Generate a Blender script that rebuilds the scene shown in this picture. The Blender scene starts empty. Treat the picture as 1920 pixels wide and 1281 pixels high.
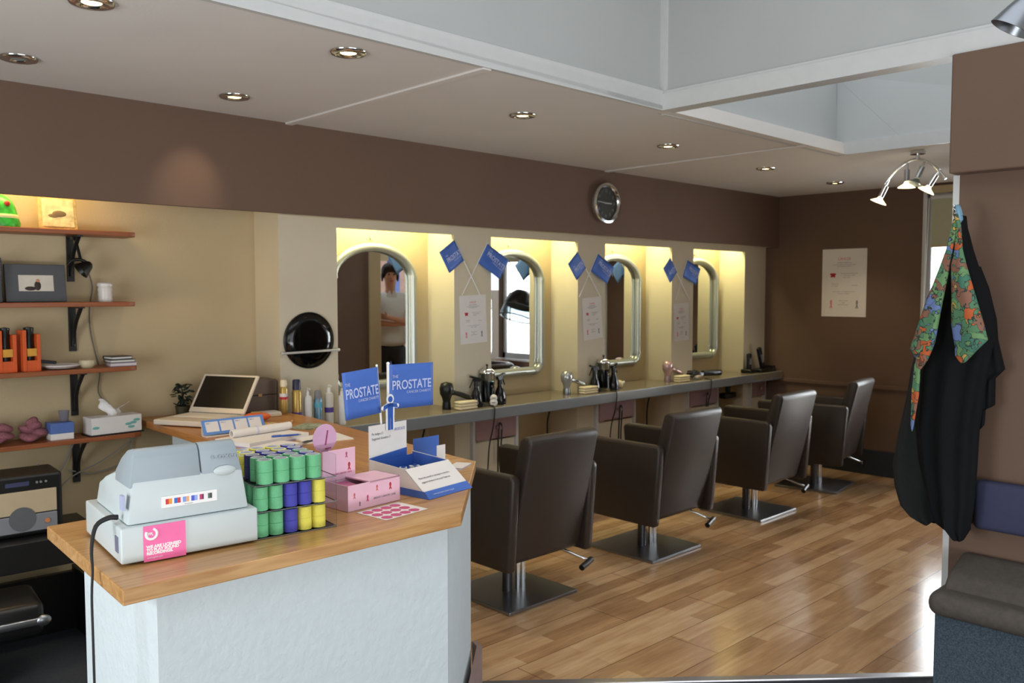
import bpy, bmesh, math, random
from mathutils import Vector, Matrix, Euler
random.seed(7)
PI = math.pi
S = bpy.context.scene
COL = S.collection

# ---------------------------------------------------------------- camera
YAW, PITCH, FPX, EYE = 46.164, -3.354, 1605.7, 1.6
cd = bpy.data.cameras.new('camera'); cam = bpy.data.objects.new('camera', cd); COL.objects.link(cam)
cd.sensor_width = 36.0; cd.lens = FPX / 1920 * 36.0; cd.clip_start = 0.05; cd.clip_end = 200
cam.location = (0, 0, EYE)
cam.rotation_euler = (math.radians(90 + PITCH), 0, math.radians(YAW - 90))
cd.dof.use_dof = True; cd.dof.focus_distance = 2.3; cd.dof.aperture_fstop = 6.3
S.camera = cam

# ---------------------------------------------------------------- world, daylight, exposure
w = bpy.data.worlds.new('sky'); S.world = w; w.use_nodes = True
bgn = w.node_tree.nodes['Background']; bgn.inputs[0].default_value = (0.90, 0.95, 1.0, 1); bgn.inputs[1].default_value = 1.6

def area(name, loc, size, power, color, rot, sy=None, spread=None):
    l = bpy.data.lights.new(name, 'AREA'); l.energy = power; l.color = color
    l.shape = 'RECTANGLE'; l.size = size; l.size_y = sy or size
    if spread: l.spread = math.radians(spread)
    o = bpy.data.objects.new(name, l); COL.objects.link(o); o.location = loc; o.rotation_euler = [math.radians(a) for a in rot]
    return o
DAY = (0.91, 0.96, 1.0)
area('daylight_shopfront', (1.0, -2.36, 1.3), 4.2, 38, DAY, (100, 0, 0), 2.2)
area('daylight_side_window', (-1.56, 1.95, 1.15), 1.8, 58, DAY, (0, -90, 0), 1.5).rotation_euler = (0, math.radians(-74), 0)
area('ceiling_fill_front', (1.0, -2.36, 0.45), 4.2, 112, (0.97, 0.98, 1.0), (152, 0, 0), 0.6)  # added upward fill lamp to brighten the low ceiling
area('ceiling_fill_far', (7.62, 1.85, 0.92), 1.6, 50, (1.0, 0.97, 0.93), (0, 90, 0), 0.25).rotation_euler = (0, math.radians(125), 0)  # second added upward fill, lifts the ceiling at the far end
area('daylight_skylight', (1.4, 0.6, 3.55), 3.0, 3, DAY, (0, 0, 0), 2.6)
area('daylight_rear_skylight', (4.45, 1.7, 3.58), 1.5, 5, DAY, (0, 0, 0), 1.6)
area('daylight_far_window', (7.62, 1.88, 1.42), 1.2, 120, DAY, (0, 90, 0), 1.8) .rotation_euler = (0, math.radians(90), 0)
S.view_settings.view_transform = 'Standard'; S.view_settings.look = 'None'
S.view_settings.exposure = 0.0; S.view_settings.gamma = 1.0; S.view_settings.use_curve_mapping = False
S.cycles.use_denoising = True
S.cycles.max_bounces = 10; S.cycles.diffuse_bounces = 5; S.cycles.glossy_bounces = 5; S.cycles.transmission_bounces = 8
S.cycles.sample_clamp_indirect = 6.0; S.cycles.caustics_reflective = False; S.cycles.caustics_refractive = False

# ---------------------------------------------------------------- materials
def lin(c):
    c = c / 255.0
    return c / 12.92 if c <= 0.04045 else ((c + 0.055) / 1.055) ** 2.4
def rgb(r, g, b): return (lin(r), lin(g), lin(b), 1)
_m = {}
def mat(name, col=(200, 200, 200), rough=0.6, metal=0.0, noise=0.0, nscale=20.0, bump=0.0, bscale=200.0, trans=0.0, emit=None, estr=0.0, spec=0.5, ior=1.45, coat=0.0, alpha=1.0):
    if name in _m: return _m[name]
    m = bpy.data.materials.new(name); m.use_nodes = True; nt = m.node_tree; b = nt.nodes['Principled BSDF']
    c = rgb(*col); b.inputs['Base Color'].default_value = c
    b.inputs['Roughness'].default_value = rough; b.inputs['Metallic'].default_value = metal
    b.inputs['Specular IOR Level'].default_value = spec; b.inputs['IOR'].default_value = ior
    b.inputs['Transmission Weight'].default_value = trans; b.inputs['Coat Weight'].default_value = coat
    b.inputs['Alpha'].default_value = alpha
    if emit: b.inputs['Emission Color'].default_value = rgb(*emit); b.inputs['Emission Strength'].default_value = estr
    tc = nt.nodes.new('ShaderNodeTexCoord')
    if noise or not (bump or trans or metal or emit):
        noise = noise or 0.05
        n = nt.nodes.new('ShaderNodeTexNoise'); n.inputs['Scale'].default_value = nscale; n.inputs['Detail'].default_value = 4
        nt.links.new(tc.outputs['Object'], n.inputs['Vector'])
        r = nt.nodes.new('ShaderNodeValToRGB')
        r.color_ramp.elements[0].position = 0.3; r.color_ramp.elements[1].position = 0.7
        r.color_ramp.elements[0].color = (c[0] * (1 - noise), c[1] * (1 - noise), c[2] * (1 - noise), 1)
        r.color_ramp.elements[1].color = (min(1, c[0] * (1 + noise)), min(1, c[1] * (1 + noise)), min(1, c[2] * (1 + noise)), 1)
        nt.links.new(n.outputs['Fac'], r.inputs['Fac']); nt.links.new(r.outputs['Color'], b.inputs['Base Color'])
    if bump:
        n2 = nt.nodes.new('ShaderNodeTexNoise'); n2.inputs['Scale'].default_value = bscale; n2.inputs['Detail'].default_value = 5
        nt.links.new(tc.outputs['Object'], n2.inputs['Vector'])
        bp = nt.nodes.new('ShaderNodeBump'); bp.inputs['Strength'].default_value = bump; bp.inputs['Distance'].default_value = 0.01
        nt.links.new(n2.outputs['Fac'], bp.inputs['Height']); nt.links.new(bp.outputs['Normal'], b.inputs['Normal'])
    _m[name] = m
    return m

def wood_floor():
    m = bpy.data.materials.new('laminate_floor'); m.use_nodes = True; nt = m.node_tree; b = nt.nodes['Principled BSDF']
    L = nt.links.new; N = nt.nodes.new
    tc = N('ShaderNodeTexCoord')
    br = N('ShaderNodeTexBrick'); br.offset = 0.37; br.offset_frequency = 2; br.squash = 1
    br.inputs['Scale'].default_value = 1; br.inputs['Brick Width'].default_value = 0.70; br.inputs['Row Height'].default_value = 0.085
    br.inputs['Mortar Size'].default_value = 0.0006; br.inputs['Mortar Smooth'].default_value = 0.3
    br.inputs['Color1'].default_value = (0, 0, 0, 1); br.inputs['Color2'].default_value = (1, 1, 1, 1); br.inputs['Mortar'].default_value = (0.1, 0.1, 0.1, 1)
    L(tc.outputs['Object'], br.inputs['Vector'])
    mp = N('ShaderNodeMapping'); mp.inputs['Scale'].default_value = (2.2, 22, 1); L(tc.outputs['Object'], mp.inputs['Vector'])
    n = N('ShaderNodeTexNoise'); n.inputs['Scale'].default_value = 1.5; n.inputs['Detail'].default_value = 7; n.inputs['Distortion'].default_value = 0.8
    L(mp.outputs[0], n.inputs['Vector'])
    mp2 = N('ShaderNodeMapping'); mp2.inputs['Scale'].default_value = (1.6, 7, 1); L(tc.outputs['Object'], mp2.inputs['Vector'])
    n2 = N('ShaderNodeTexNoise'); n2.inputs['Scale'].default_value = 2.0; n2.inputs['Detail'].default_value = 3; L(mp2.outputs[0], n2.inputs['Vector'])
    a = N('ShaderNodeMath'); a.operation = 'MULTIPLY'; a.inputs[1].default_value = 0.42; L(br.outputs['Color'], a.inputs[0])
    a2 = N('ShaderNodeMath'); a2.operation = 'MULTIPLY_ADD'; a2.inputs[1].default_value = 0.55; L(n.outputs['Fac'], a2.inputs[0]); L(a.outputs[0], a2.inputs[2])
    a3 = N('ShaderNodeMath'); a3.operation = 'MULTIPLY_ADD'; a3.inputs[1].default_value = 0.5; L(n2.outputs['Fac'], a3.inputs[0]); L(a2.outputs[0], a3.inputs[2])
    r = N('ShaderNodeValToRGB'); e = r.color_ramp.elements
    e[0].position = 0.32; e[0].color = rgb(138, 104, 74); e[1].position = 1.05; e[1].color = rgb(212, 180, 140)
    k = e.new(0.70); k.color = rgb(186, 148, 108)
    L(a3.outputs[0], r.inputs['Fac'])
    # long joints between boards every three strips
    br2 = N('ShaderNodeTexBrick'); br2.offset = 0.4; br2.inputs['Scale'].default_value = 1; br2.inputs['Brick Width'].default_value = 1.24
    br2.inputs['Row Height'].default_value = 0.255; br2.inputs['Mortar Size'].default_value = 0.0018; br2.inputs['Mortar Smooth'].default_value = 0.2
    L(tc.outputs['Object'], br2.inputs['Vector'])
    mx = N('ShaderNodeMixRGB'); mx.inputs['Color2'].default_value = rgb(96, 62, 38); L(br2.outputs['Fac'], mx.inputs['Fac']); L(r.outputs['Color'], mx.inputs['Color1'])
    L(mx.outputs[0], b.inputs['Base Color'])
    b.inputs['Roughness'].default_value = 0.17
    bp = N('ShaderNodeBump'); bp.inputs['Strength'].default_value = 0.25; bp.inputs['Distance'].default_value = 0.002; bp.invert = True
    L(br2.outputs['Fac'], bp.inputs['Height']); L(bp.outputs['Normal'], b.inputs['Normal'])
    return m
def wood(name, c0, c1, axis='x', rough=0.4, scale=1.0):
    m = bpy.data.materials.new(name); m.use_nodes = True; nt = m.node_tree; b = nt.nodes['Principled BSDF']; L = nt.links.new; N = nt.nodes.new
    tc = N('ShaderNodeTexCoord'); mp = N('ShaderNodeMapping')
    mp.inputs['Scale'].default_value = {'x': (1.2, 16, 16), 'y': (16, 1.2, 16)}[axis]; L(tc.outputs['Object'], mp.inputs['Vector'])
    n = N('ShaderNodeTexNoise'); n.inputs['Scale'].default_value = 2.2 * scale; n.inputs['Detail'].default_value = 8; n.inputs['Distortion'].default_value = 1.4; L(mp.outputs[0], n.inputs['Vector'])
    r = N('ShaderNodeValToRGB'); e = r.color_ramp.elements; e[0].position = 0.3; e[0].color = rgb(*c0); e[1].position = 0.68; e[1].color = rgb(*c1); L(n.outputs['Fac'], r.inputs['Fac'])
    L(r.outputs[0], b.inputs['Base Color']); b.inputs['Roughness'].default_value = rough
    return m
def brickwall():
    m = bpy.data.materials.new('brick_masonry'); m.use_nodes = True; nt = m.node_tree; b = nt.nodes['Principled BSDF']; L = nt.links.new; N = nt.nodes.new
    tc = N('ShaderNodeTexCoord'); mp = N('ShaderNodeMapping'); mp.inputs['Rotation'].default_value = (PI / 2, 0, PI / 2); L(tc.outputs['Object'], mp.inputs['Vector'])
    br = N('ShaderNodeTexBrick'); br.inputs['Scale'].default_value = 1; br.inputs['Brick Width'].default_value = 0.22; br.inputs['Row Height'].default_value = 0.075
    br.inputs['Mortar Size'].default_value = 0.008; br.inputs['Color1'].default_value = rgb(176, 120, 98); br.inputs['Color2'].default_value = rgb(150, 96, 78); br.inputs['Mortar'].default_value = rgb(190, 182, 170)
    L(mp.outputs[0], br.inputs['Vector']); L(br.outputs['Color'], b.inputs['Base Color']); b.inputs['Roughness'].default_value = 0.9
    return m
def print_fabric():
    m = bpy.data.materials.new('jungle_print_fabric'); m.use_nodes = True; nt = m.node_tree; b = nt.nodes['Principled BSDF']; L = nt.links.new; N = nt.nodes.new
    tc = N('ShaderNodeTexCoord')
    no = N('ShaderNodeTexNoise'); no.inputs['Scale'].default_value = 22; no.inputs['Detail'].default_value = 2; L(tc.outputs['Object'], no.inputs['Vector'])
    ad = N('ShaderNodeMixRGB'); ad.blend_type = 'ADD'; ad.inputs['Fac'].default_value = 0.13; L(tc.outputs['Object'], ad.inputs['Color1']); L(no.outputs['Color'], ad.inputs['Color2'])
    v = N('ShaderNodeTexVoronoi'); v.inputs['Scale'].default_value = 23; L(ad.outputs[0], v.inputs['Vector'])
    sp = N('ShaderNodeSeparateColor'); L(v.outputs['Color'], sp.inputs[0])
    r = N('ShaderNodeValToRGB'); r.color_ramp.interpolation = 'CONSTANT'; e = r.color_ramp.elements
    e[0].position = 0; e[0].color = rgb(76, 118, 84); e[1].position = 0.26; e[1].color = rgb(98, 136, 90)
    for p, c in ((0.42, (96, 116, 164)), (0.56, (128, 88, 70)), (0.72, (176, 84, 38)), (0.8, (176, 146, 74)), (0.87, (62, 112, 92))):
        k = e.new(p); k.color = rgb(*c)
    L(sp.outputs[0], r.inputs['Fac'])
    v2 = N('ShaderNodeTexVoronoi'); v2.feature = 'DISTANCE_TO_EDGE'; v2.inputs['Scale'].default_value = 23; L(ad.outputs[0], v2.inputs['Vector'])
    lt = N('ShaderNodeMath'); lt.operation = 'LESS_THAN'; lt.inputs[1].default_value = 0.035; L(v2.outputs['Distance'], lt.inputs[0])
    mx = N('ShaderNodeMixRGB'); mx.inputs['Color2'].default_value = rgb(40, 50, 44); L(lt.outputs[0], mx.inputs['Fac']); L(r.outputs[0], mx.inputs['Color1'])
    L(mx.outputs[0], b.inputs['Base Color']); b.inputs['Roughness'].default_value = 0.8
    return m

BROWN = mat('brown_wall_paint', (104, 82, 68), 0.75, bump=0.08, bscale=150, noise=0.03, nscale=3)
CREAM = mat('cream_wall_paint', (186, 168, 133), 0.7, bump=0.1, bscale=120, noise=0.03, nscale=4)
PILC = mat('pale_cream_paint', (206, 196, 172), 0.65, bump=0.08, bscale=120, noise=0.02, nscale=4)
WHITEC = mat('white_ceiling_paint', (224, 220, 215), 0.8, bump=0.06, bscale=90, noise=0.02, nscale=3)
WELL = mat('white_paint_dimmed', (172, 174, 173), 0.75, noise=0.02, nscale=3)  # same white as the ceiling, with weaker light painted into the colour
TRIMW = mat('white_gloss_paint', (196, 197, 196), 0.4, noise=0.02)
FLOOR = wood_floor()
CARPET = mat('charcoal_carpet', (50, 55, 62), 0.95, noise=0.3, nscale=260, bump=0.6, bscale=420)
BCARPET = mat('blue_grey_carpet', (70, 84, 96), 0.95, noise=0.45, nscale=180, bump=0.6, bscale=400)
OAK = wood('oak_counter', (166, 118, 68), (202, 158, 104), 'x', 0.32)
OAKY = wood('oak_counter_return', (160, 104, 52), (188, 132, 76), 'y', 0.32)
SHELFW = wood('orange_pine_shelf', (126, 66, 30), (158, 88, 44), 'x', 0.4)
PLASTER = mat('white_textured_plaster', (206, 216, 220), 0.75, bump=0.35, bscale=45, noise=0.02)
LEATHER = mat('dark_brown_vinyl', (47, 40, 36), 0.42, bump=0.12, bscale=260, noise=0.06, nscale=12)
CHROME = mat('chrome', (225, 228, 230), 0.12, 1.0)
STEEL = mat('brushed_steel', (150, 154, 160), 0.34, 1.0)
DSTEEL = mat('dark_steel_plate', (84, 84, 88), 0.4, 0.9)
BLACK = mat('black_plastic', (18, 18, 19), 0.35, noise=0.1)
MBLACK = mat('black_cord_rubber', (24, 23, 23), 0.6, noise=0.1)
IRON = mat('black_iron', (18, 19, 18), 0.45, noise=0.1)
GREYTOP = mat('grey_laminate', (122, 112, 98), 0.22, noise=0.06, nscale=40)
GREYEDGE = mat('grey_laminate_edge', (116, 120, 124), 0.3, noise=0.03)
MAUVE = mat('mauve_drawer_paint', (150, 118, 116), 0.55, noise=0.04)
MIRROR = mat('mirror_silver', (232, 234, 232), 0.01, 1.0)
SILVER = mat('silver_painted_tube', (176, 180, 174), 0.3, 0.55)
PAPER = mat('white_paper', (226, 222, 218), 0.8, noise=0.02)
GLASSY = mat('clear_window_glass', (250, 252, 252), 0.02, trans=1.0, ior=1.05, spec=0.3)
BLUE = mat('charity_blue_card', (70, 108, 190), 0.5, noise=0.03)
BLUED = mat('charity_blue_dark', (50, 92, 176), 0.5, noise=0.03)
LILAC = mat('pale_lilac_ink', (190, 200, 236), 0.6, noise=0.02)
PINKB = mat('pale_pink_card', (228, 186, 204), 0.6, noise=0.03)
PINKI = mat('rose_ink', (196, 84, 128), 0.6, noise=0.03)
LPINK = mat('lilac_pink_card', (212, 168, 200), 0.6, noise=0.03)
HOTP = mat('hot_pink_sticker', (240, 110, 170), 0.5, noise=0.02)
WHT = mat('white_ink', (240, 240, 240), 0.6, noise=0.01)
REGW = mat('pale_grey_plastic', (192, 202, 204), 0.42, noise=0.01)
REGG = mat('blue_grey_plastic', (152, 164, 172), 0.45, noise=0.02)
GREY = mat('mid_grey_ink', (128, 128, 132), 0.7, noise=0.03)
REDI = mat('red_ink', (190, 44, 60), 0.6, noise=0.03)
SALM = mat('salmon_ink', (216, 120, 120), 0.6, noise=0.03)
CREAMP = mat('cream_plastic', (228, 216, 184), 0.45, noise=0.02)
FABB = mat('black_gown_nylon', (13, 14, 16), 0.85, spec=0.2, bump=0.15, bscale=60, noise=0.15, nscale=8)
FABG = mat('charcoal_gown_nylon', (38, 40, 40), 0.85, spec=0.2, bump=0.15, bscale=60, noise=0.1, nscale=8)
JUNGLE = print_fabric()
SEATC = mat('taupe_upholstery', (84, 78, 72), 0.85, bump=0.3, bscale=300, noise=0.12, nscale=50)
NAVYC = mat('navy_back_pad', (58, 60, 88), 0.75, bump=0.2, bscale=250, noise=0.06)
BULB = mat('lit_halogen_bulb', (255, 240, 200), 0.4, emit=(255, 226, 160), estr=16)
BULBOFF = mat('unlit_bulb_glass', (150, 170, 170), 0.1, noise=0.02)
BRICK = brickwall()
CLEAR = mat('clear_pack_plastic', (245, 248, 250), 0.08, trans=1.0, ior=1.12, spec=0.6)

# ---------------------------------------------------------------- geometry helpers
def P(name, me, m, parent=None):
    o = bpy.data.objects.new(name, me)
    if m is not None: me.materials.append(m)
    COL.objects.link(o)
    if parent is not None: o.parent = parent
    return o
class MB:
    """collects shapes; build() links them as ONE mesh object"""
    def __init__(s): s.bm = bmesh.new()
    def _x(s, vs, M):
        if M is not None: bmesh.ops.transform(s.bm, matrix=M, verts=vs)
    def box(s, lo, hi, M=None, bev=0.0, seg=2):
        r = bmesh.ops.create_cube(s.bm, size=1); vs = r['verts']
        c = [(a + b) / 2 for a, b in zip(lo, hi)]; d = [abs(b - a) for a, b in zip(lo, hi)]
        bmesh.ops.transform(s.bm, matrix=Matrix.Translation(c) @ Matrix.Diagonal((*d, 1)), verts=vs)
        if bev > 0:
            es = list({e for v in vs for e in v.link_edges})
            rr = bmesh.ops.bevel(s.bm, geom=es, offset=min(bev, min(d) * 0.45), segments=seg, affect='EDGES', profile=0.5)
            vs = list({v for v in rr['verts']} | {v for v in vs if v.is_valid})
        s._x(vs, M); return s
    def prism(s, poly, z0, z1, M=None, bev=0.0):
        b = [s.bm.verts.new((x, y, z0)) for x, y in poly]; t = [s.bm.verts.new((x, y, z1)) for x, y in poly]
        n = len(poly); s.bm.faces.new(b[::-1]); s.bm.faces.new(t)
        for i in range(n): s.bm.faces.new((b[i], b[(i + 1) % n], t[(i + 1) % n], t[i]))
        vs = b + t
        if bev > 0:
            es = list({e for v in vs for e in v.link_edges})
            rr = bmesh.ops.bevel(s.bm, geom=es, offset=bev, segments=2, affect='EDGES', profile=0.5)
            vs = list({v for v in rr['verts']} | {v for v in vs if v.is_valid})
        s._x(vs, M); return s
    def cyl(s, p0, p1, r, r2=None, n=20, M=None):
        p0, p1 = Vector(p0), Vector(p1); d = p1 - p0
        q = bmesh.ops.create_cone(s.bm, cap_ends=True, segments=n, radius1=r, radius2=r if r2 is None else r2, depth=d.length)
        T = Matrix.Translation((p0 + p1) / 2) @ d.to_track_quat('Z', 'Y').to_matrix().to_4x4()
        s._x(q['verts'], (M @ T) if M is not None else T); return s
    def sph(s, c, r, sc=(1, 1, 1), n=16, M=None):
        q = bmesh.ops.create_uvsphere(s.bm, u_segments=n, v_segments=max(6, n // 2 + 2), radius=r)
        T = Matrix.Translation(c) @ Matrix.Diagonal((*sc, 1)); s._x(q['verts'], (M @ T) if M is not None else T); return s
    def lathe(s, prof, n=24, M=None, closed=False):
        rings = []
        for r, z in prof:
            if r < 1e-6: rings.append([s.bm.verts.new((0, 0, z))])
            else: rings.append([s.bm.verts.new((r * math.cos(2 * PI * i / n), r * math.sin(2 * PI * i / n), z)) for i in range(n)])
        pairs = list(zip(rings, rings[1:])) + ([(rings[-1], rings[0])] if closed else [])
        for a, b in pairs:
            for i in range(n):
                j = (i + 1) % n
                if len(a) == 1 and len(b) == 1: continue
                if len(a) == 1: s.bm.faces.new((a[0], b[j], b[i]))
                elif len(b) == 1: s.bm.faces.new((a[i], a[j], b[0]))
                else: s.bm.faces.new((a[i], a[j], b[j], b[i]))
        s._x([v for r in rings for v in r], M); return s
    def tube(s, pts, r, n=10, closed=False, M=None, radii=None, caps=True):
        pts = [Vector(p) for p in pts]
        if not closed and 4 <= len(pts) <= 14:
            q = [pts[0] * 2 - pts[1]] + pts + [pts[-1] * 2 - pts[-2]]; o_ = []; ro_ = []
            for i in range(1, len(q) - 2):
                for k in range(4):
                    t = k / 4; a, b, c, d = q[i - 1:i + 3]
                    o_.append(0.5 * ((2 * b) + (c - a) * t + (2 * a - 5 * b + 4 * c - d) * t * t + (3 * b - a - 3 * c + d) * t ** 3))
                    if radii: ro_.append(radii[i - 1] * (1 - t) + radii[i] * t)
            o_.append(pts[-1]); pts = o_
            if radii: radii = ro_ + [radii[-1]]
        N = len(pts); rings = []; up = None
        for i, p in enumerate(pts):
            if closed: t = pts[(i + 1) % N] - pts[i - 1]
            else: t = pts[min(i + 1, N - 1)] - pts[max(i - 1, 0)]
            t.normalize()
            if up is None: up = t.orthogonal().normalized()
            up = (up - t * up.dot(t));
            if up.length < 1e-5: up = t.orthogonal()
            up.normalize(); sd = t.cross(up); rr = radii[i] if radii else r
            rings.append([s.bm.verts.new(p + up * rr * math.cos(2 * PI * k / n) + sd * rr * math.sin(2 * PI * k / n)) for k in range(n)])
        m = N if closed else N - 1
        for i in range(m):
            a, b = rings[i], rings[(i + 1) % N]
            # best alignment for closing
            off = 0
            if closed and i == N - 1: off = min(range(n), key=lambda o: (a[0].co - b[o].co).length)
            for k in range(n): s.bm.faces.new((a[k], a[(k + 1) % n], b[(k + 1 + off) % n], b[(k + off) % n]))
        if not closed and caps: s.bm.faces.new(rings[0][::-1]); s.bm.faces.new(rings[-1])
        s._x([v for r in rings for v in r], M); return s
    def poly(s, pts, M=None):
        vs = [s.bm.verts.new(p) for p in pts]; s.bm.faces.new(vs); s._x(vs, M); return s
    def grid(s, f, nu, nv, M=None):
        g = [[s.bm.verts.new(f(i / nu, j / nv)) for i in range(nu + 1)] for j in range(nv + 1)]
        for j in range(nv):
            for i in range(nu): s.bm.faces.new((g[j][i], g[j][i + 1], g[j + 1][i + 1], g[j + 1][i]))
        s._x([v for r in g for v in r], M); return s
    def build(s, name, m, parent=None, smooth=None, solid=0.0, subs=0):
        bmesh.ops.recalc_face_normals(s.bm, faces=s.bm.faces)
        me = bpy.data.meshes.new(name); s.bm.to_mesh(me); s.bm.free()
        if smooth is not None:
            me.polygons.foreach_set('use_smooth', [True] * len(me.polygons))
            try: me.set_sharp_from_angle(angle=math.radians(smooth))
            except Exception: pass
        o = P(name, me, m, parent)
        if solid: md = o.modifiers.new('thick', 'SOLIDIFY'); md.thickness = solid; md.offset = 0
        if subs: md = o.modifiers.new('sub', 'SUBSURF'); md.levels = subs; md.render_levels = subs
        return o
def tag(o, label, cat, group=None):
    o['label'] = label; o['category'] = cat
    if group: o['group'] = group
    return o
def thing(name, label, cat, loc=(0, 0, 0), rz=0.0, group=None, rot=None):
    o = bpy.data.objects.new(name, None); COL.objects.link(o); o.empty_display_size = 0.1
    o.location = loc; o.rotation_euler = rot if rot else (0, 0, rz)
    return tag(o, label, cat, group)
def struct(o, label=None):
    o['kind'] = 'structure'
    if label: o['label'] = label
    return o
def copy_tree(o, parent=None):
    c = o.copy(); COL.objects.link(c)
    if parent is not None: c.parent = parent
    for ch in list(o.children): copy_tree(ch, c)
    return c
def frame(origin, right, up):
    r = Vector(right).normalized(); u = Vector(up); u = (u - r * u.dot(r)).normalized(); n = r.cross(u)
    M = Matrix.Identity(4)
    for i in range(3): M[i][0] = r[i]; M[i][1] = u[i]; M[i][2] = n[i]; M[i][3] = origin[i]
    return M
def lettering(name, body, size, M, m, parent, sx=1.0, align='LEFT', bold=0.0, spacing=1.0, lh=1.0, fit=None):
    c = bpy.data.curves.new(name, 'FONT'); c.body = body; c.size = size; c.extrude = 0.00025; c.align_x = align; c.offset = bold; c.space_character = spacing; c.space_line = lh
    t = bpy.data.objects.new('tmp', c); COL.objects.link(t)
    dg = bpy.context.evaluated_depsgraph_get(); me = bpy.data.meshes.new_from_object(t.evaluated_get(dg))
    bpy.data.objects.remove(t); bpy.data.curves.remove(c)
    if fit: xs = [v.co.x for v in me.vertices]; sx = fit / (max(xs) - min(xs))
    me.transform(M @ Matrix.Diagonal((sx, 1, 1, 1))); me.materials.clear()
    return P(name, me, m, parent)

# ================================================================ THE SETTING
XF, YB, ZC, ZS = 7.393, 4.49, 2.48, 2.01     # far wall, back wall, low ceiling, soffit underside
YP = 4.22                                      # pilaster faces
struct(MB().prism([(-1.4, 4.6), (-1.4, 1.0), (1.6, 1.0), (2.22, 2.56), (3.52, 1.43), (3.52, -1.2), (7.6, -1.2), (7.6, 4.6)], -0.08, 0.0).build('floor', FLOOR), 'tan wood laminate floor of the salon')
struct(MB().prism([(-1.4, 4.49), (-1.4, -2.3), (3.5, -2.3), (3.5, 1.19), (3.76, 1.21), (2.22, 2.56), (2.05, 2.42), (1.2, 2.5), (1.6, 4.49)], 0.0, 0.006).build('floor_carpet', CARPET), 'charcoal carpet of the reception area')
struct(MB().box((0, -0.022, 0), (1.98, 0.022, 0.014), M=Matrix.Translation((2.22, 2.56, 0)) @ Matrix.Rotation(math.atan2(-0.85, 0.967), 4, 'Z'), bev=0.004).build('trim_1', mat('aluminium_threshold', (200, 200, 205), 0.3, 0.9)), 'aluminium threshold strip at the edge of the wood floor')
# walls
struct(MB().box((-1.4, YB, 0), (XF + 0.2, YB + 0.12, 2.9)).build('wall_back', CREAM), 'cream back wall behind the styling stations')
struct(MB().box((XF, 2.76, 0), (XF + 0.14, 4.6, 2.7)).box((XF, 1.0, 0), (XF + 0.14, 2.76, 0.76)).box((XF, 1.0, 2.44), (XF + 0.14, 2.76, 2.7)).box((XF, 1.0, 0.76), (XF + 0.14, 1.06, 2.44)).build('wall_far', BROWN), 'brown far wall with the poster')
struct(MB().box((3.5, -2.3, 0), (3.62, 1.19, 2.04)).box((3.62, 1.07, 0), (5.32, 1.19, ZC)).box((6.12, 1.07, 0), (6.62, 1.19, ZC)).box((6.62, 1.07, 0), (XF + 0.14, 1.19, 0.76)).box((6.62, 1.07, 2.3), (XF + 0.14, 1.19, ZC)).box((5.32, 1.07, 2.2), (6.12, 1.19, ZC)).build('wall_right', BROWN), 'brown partition wall on the right')
struct(MB().box((3.425, -2.3, 2.04), (3.9, 1.205, ZC), bev=0.006).build('trim_2', BROWN), 'brown boxed bulkhead above the right partition')
struct(MB().box((3.5, 1.19, 0), (3.62, 1.213, 2.04)).build('trim_3', TRIMW), 'cream painted end trim of the right partition')
struct(MB().box((5.30, 1.04, 0), (5.44, 1.215, 2.2)).box((6.06, 1.04, 0), (6.14, 1.215, 2.2)).box((5.30, 1.04, 2.14), (6.14, 1.215, 2.24)).build('door_1', CREAM), 'cream frame of the open doorway behind the partition')
struct(MB().box((-1.5, 2.75, 0), (-1.4, 4.6, 3.6)).box((-1.5, -2.3, 0), (-1.4, 1.15, 3.6)).box((-1.5, 1.15, 0), (-1.4, 2.75, 0.2)).box((-1.5, 1.15, 2.1), (-1.4, 2.75, 3.6)).build('wall_left', CREAM), 'cream left wall')
struct(MB().box((-1.4, -2.42, 0), (3.62, -2.3, 0.12)).box((-1.4, -2.42, 2.6), (3.62, -2.3, 3.6)).box((0.95, -2.42, 0.12), (1.05, -2.3, 2.6)).box((3.2, -2.42, 0.12), (3.62, -2.3, 2.6)).box((-1.4, -2.42, 0.12), (-1.1, -2.3, 2.6)).build('wall_front', CREAM), 'shop front wall around the big window')
# soffit over stations: hollow so that the lamps behind it can shine down
struct(MB().box((-1.4, 4.09, ZS), (XF, 4.125, ZC)).build('wall_upper', BROWN), 'deep brown soffit above the styling stations')
PX = [(2.305, 2.67), (3.539, 3.859), (4.723, 5.033), (5.892, 6.200), (7.023, XF)]
tb = MB()
for a, b in PX: tb.box((a, YP, 0), (b, YB, 2.3))
struct(tb.build('trim_4', PILC), 'cream pilasters between the mirror alcoves')
lb = MB()
for (a, b), (c, d) in zip(PX, PX[1:]): lb.box((b, YP, 1.962), (c, YP + 0.03, 2.3))
lb.box((2.305, 4.125, ZS + 0.004), (XF, YP + 0.01, ZS + 0.03))
struct(lb.build('trim_5', PILC), 'cream lintels over the mirror alcoves')
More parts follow.
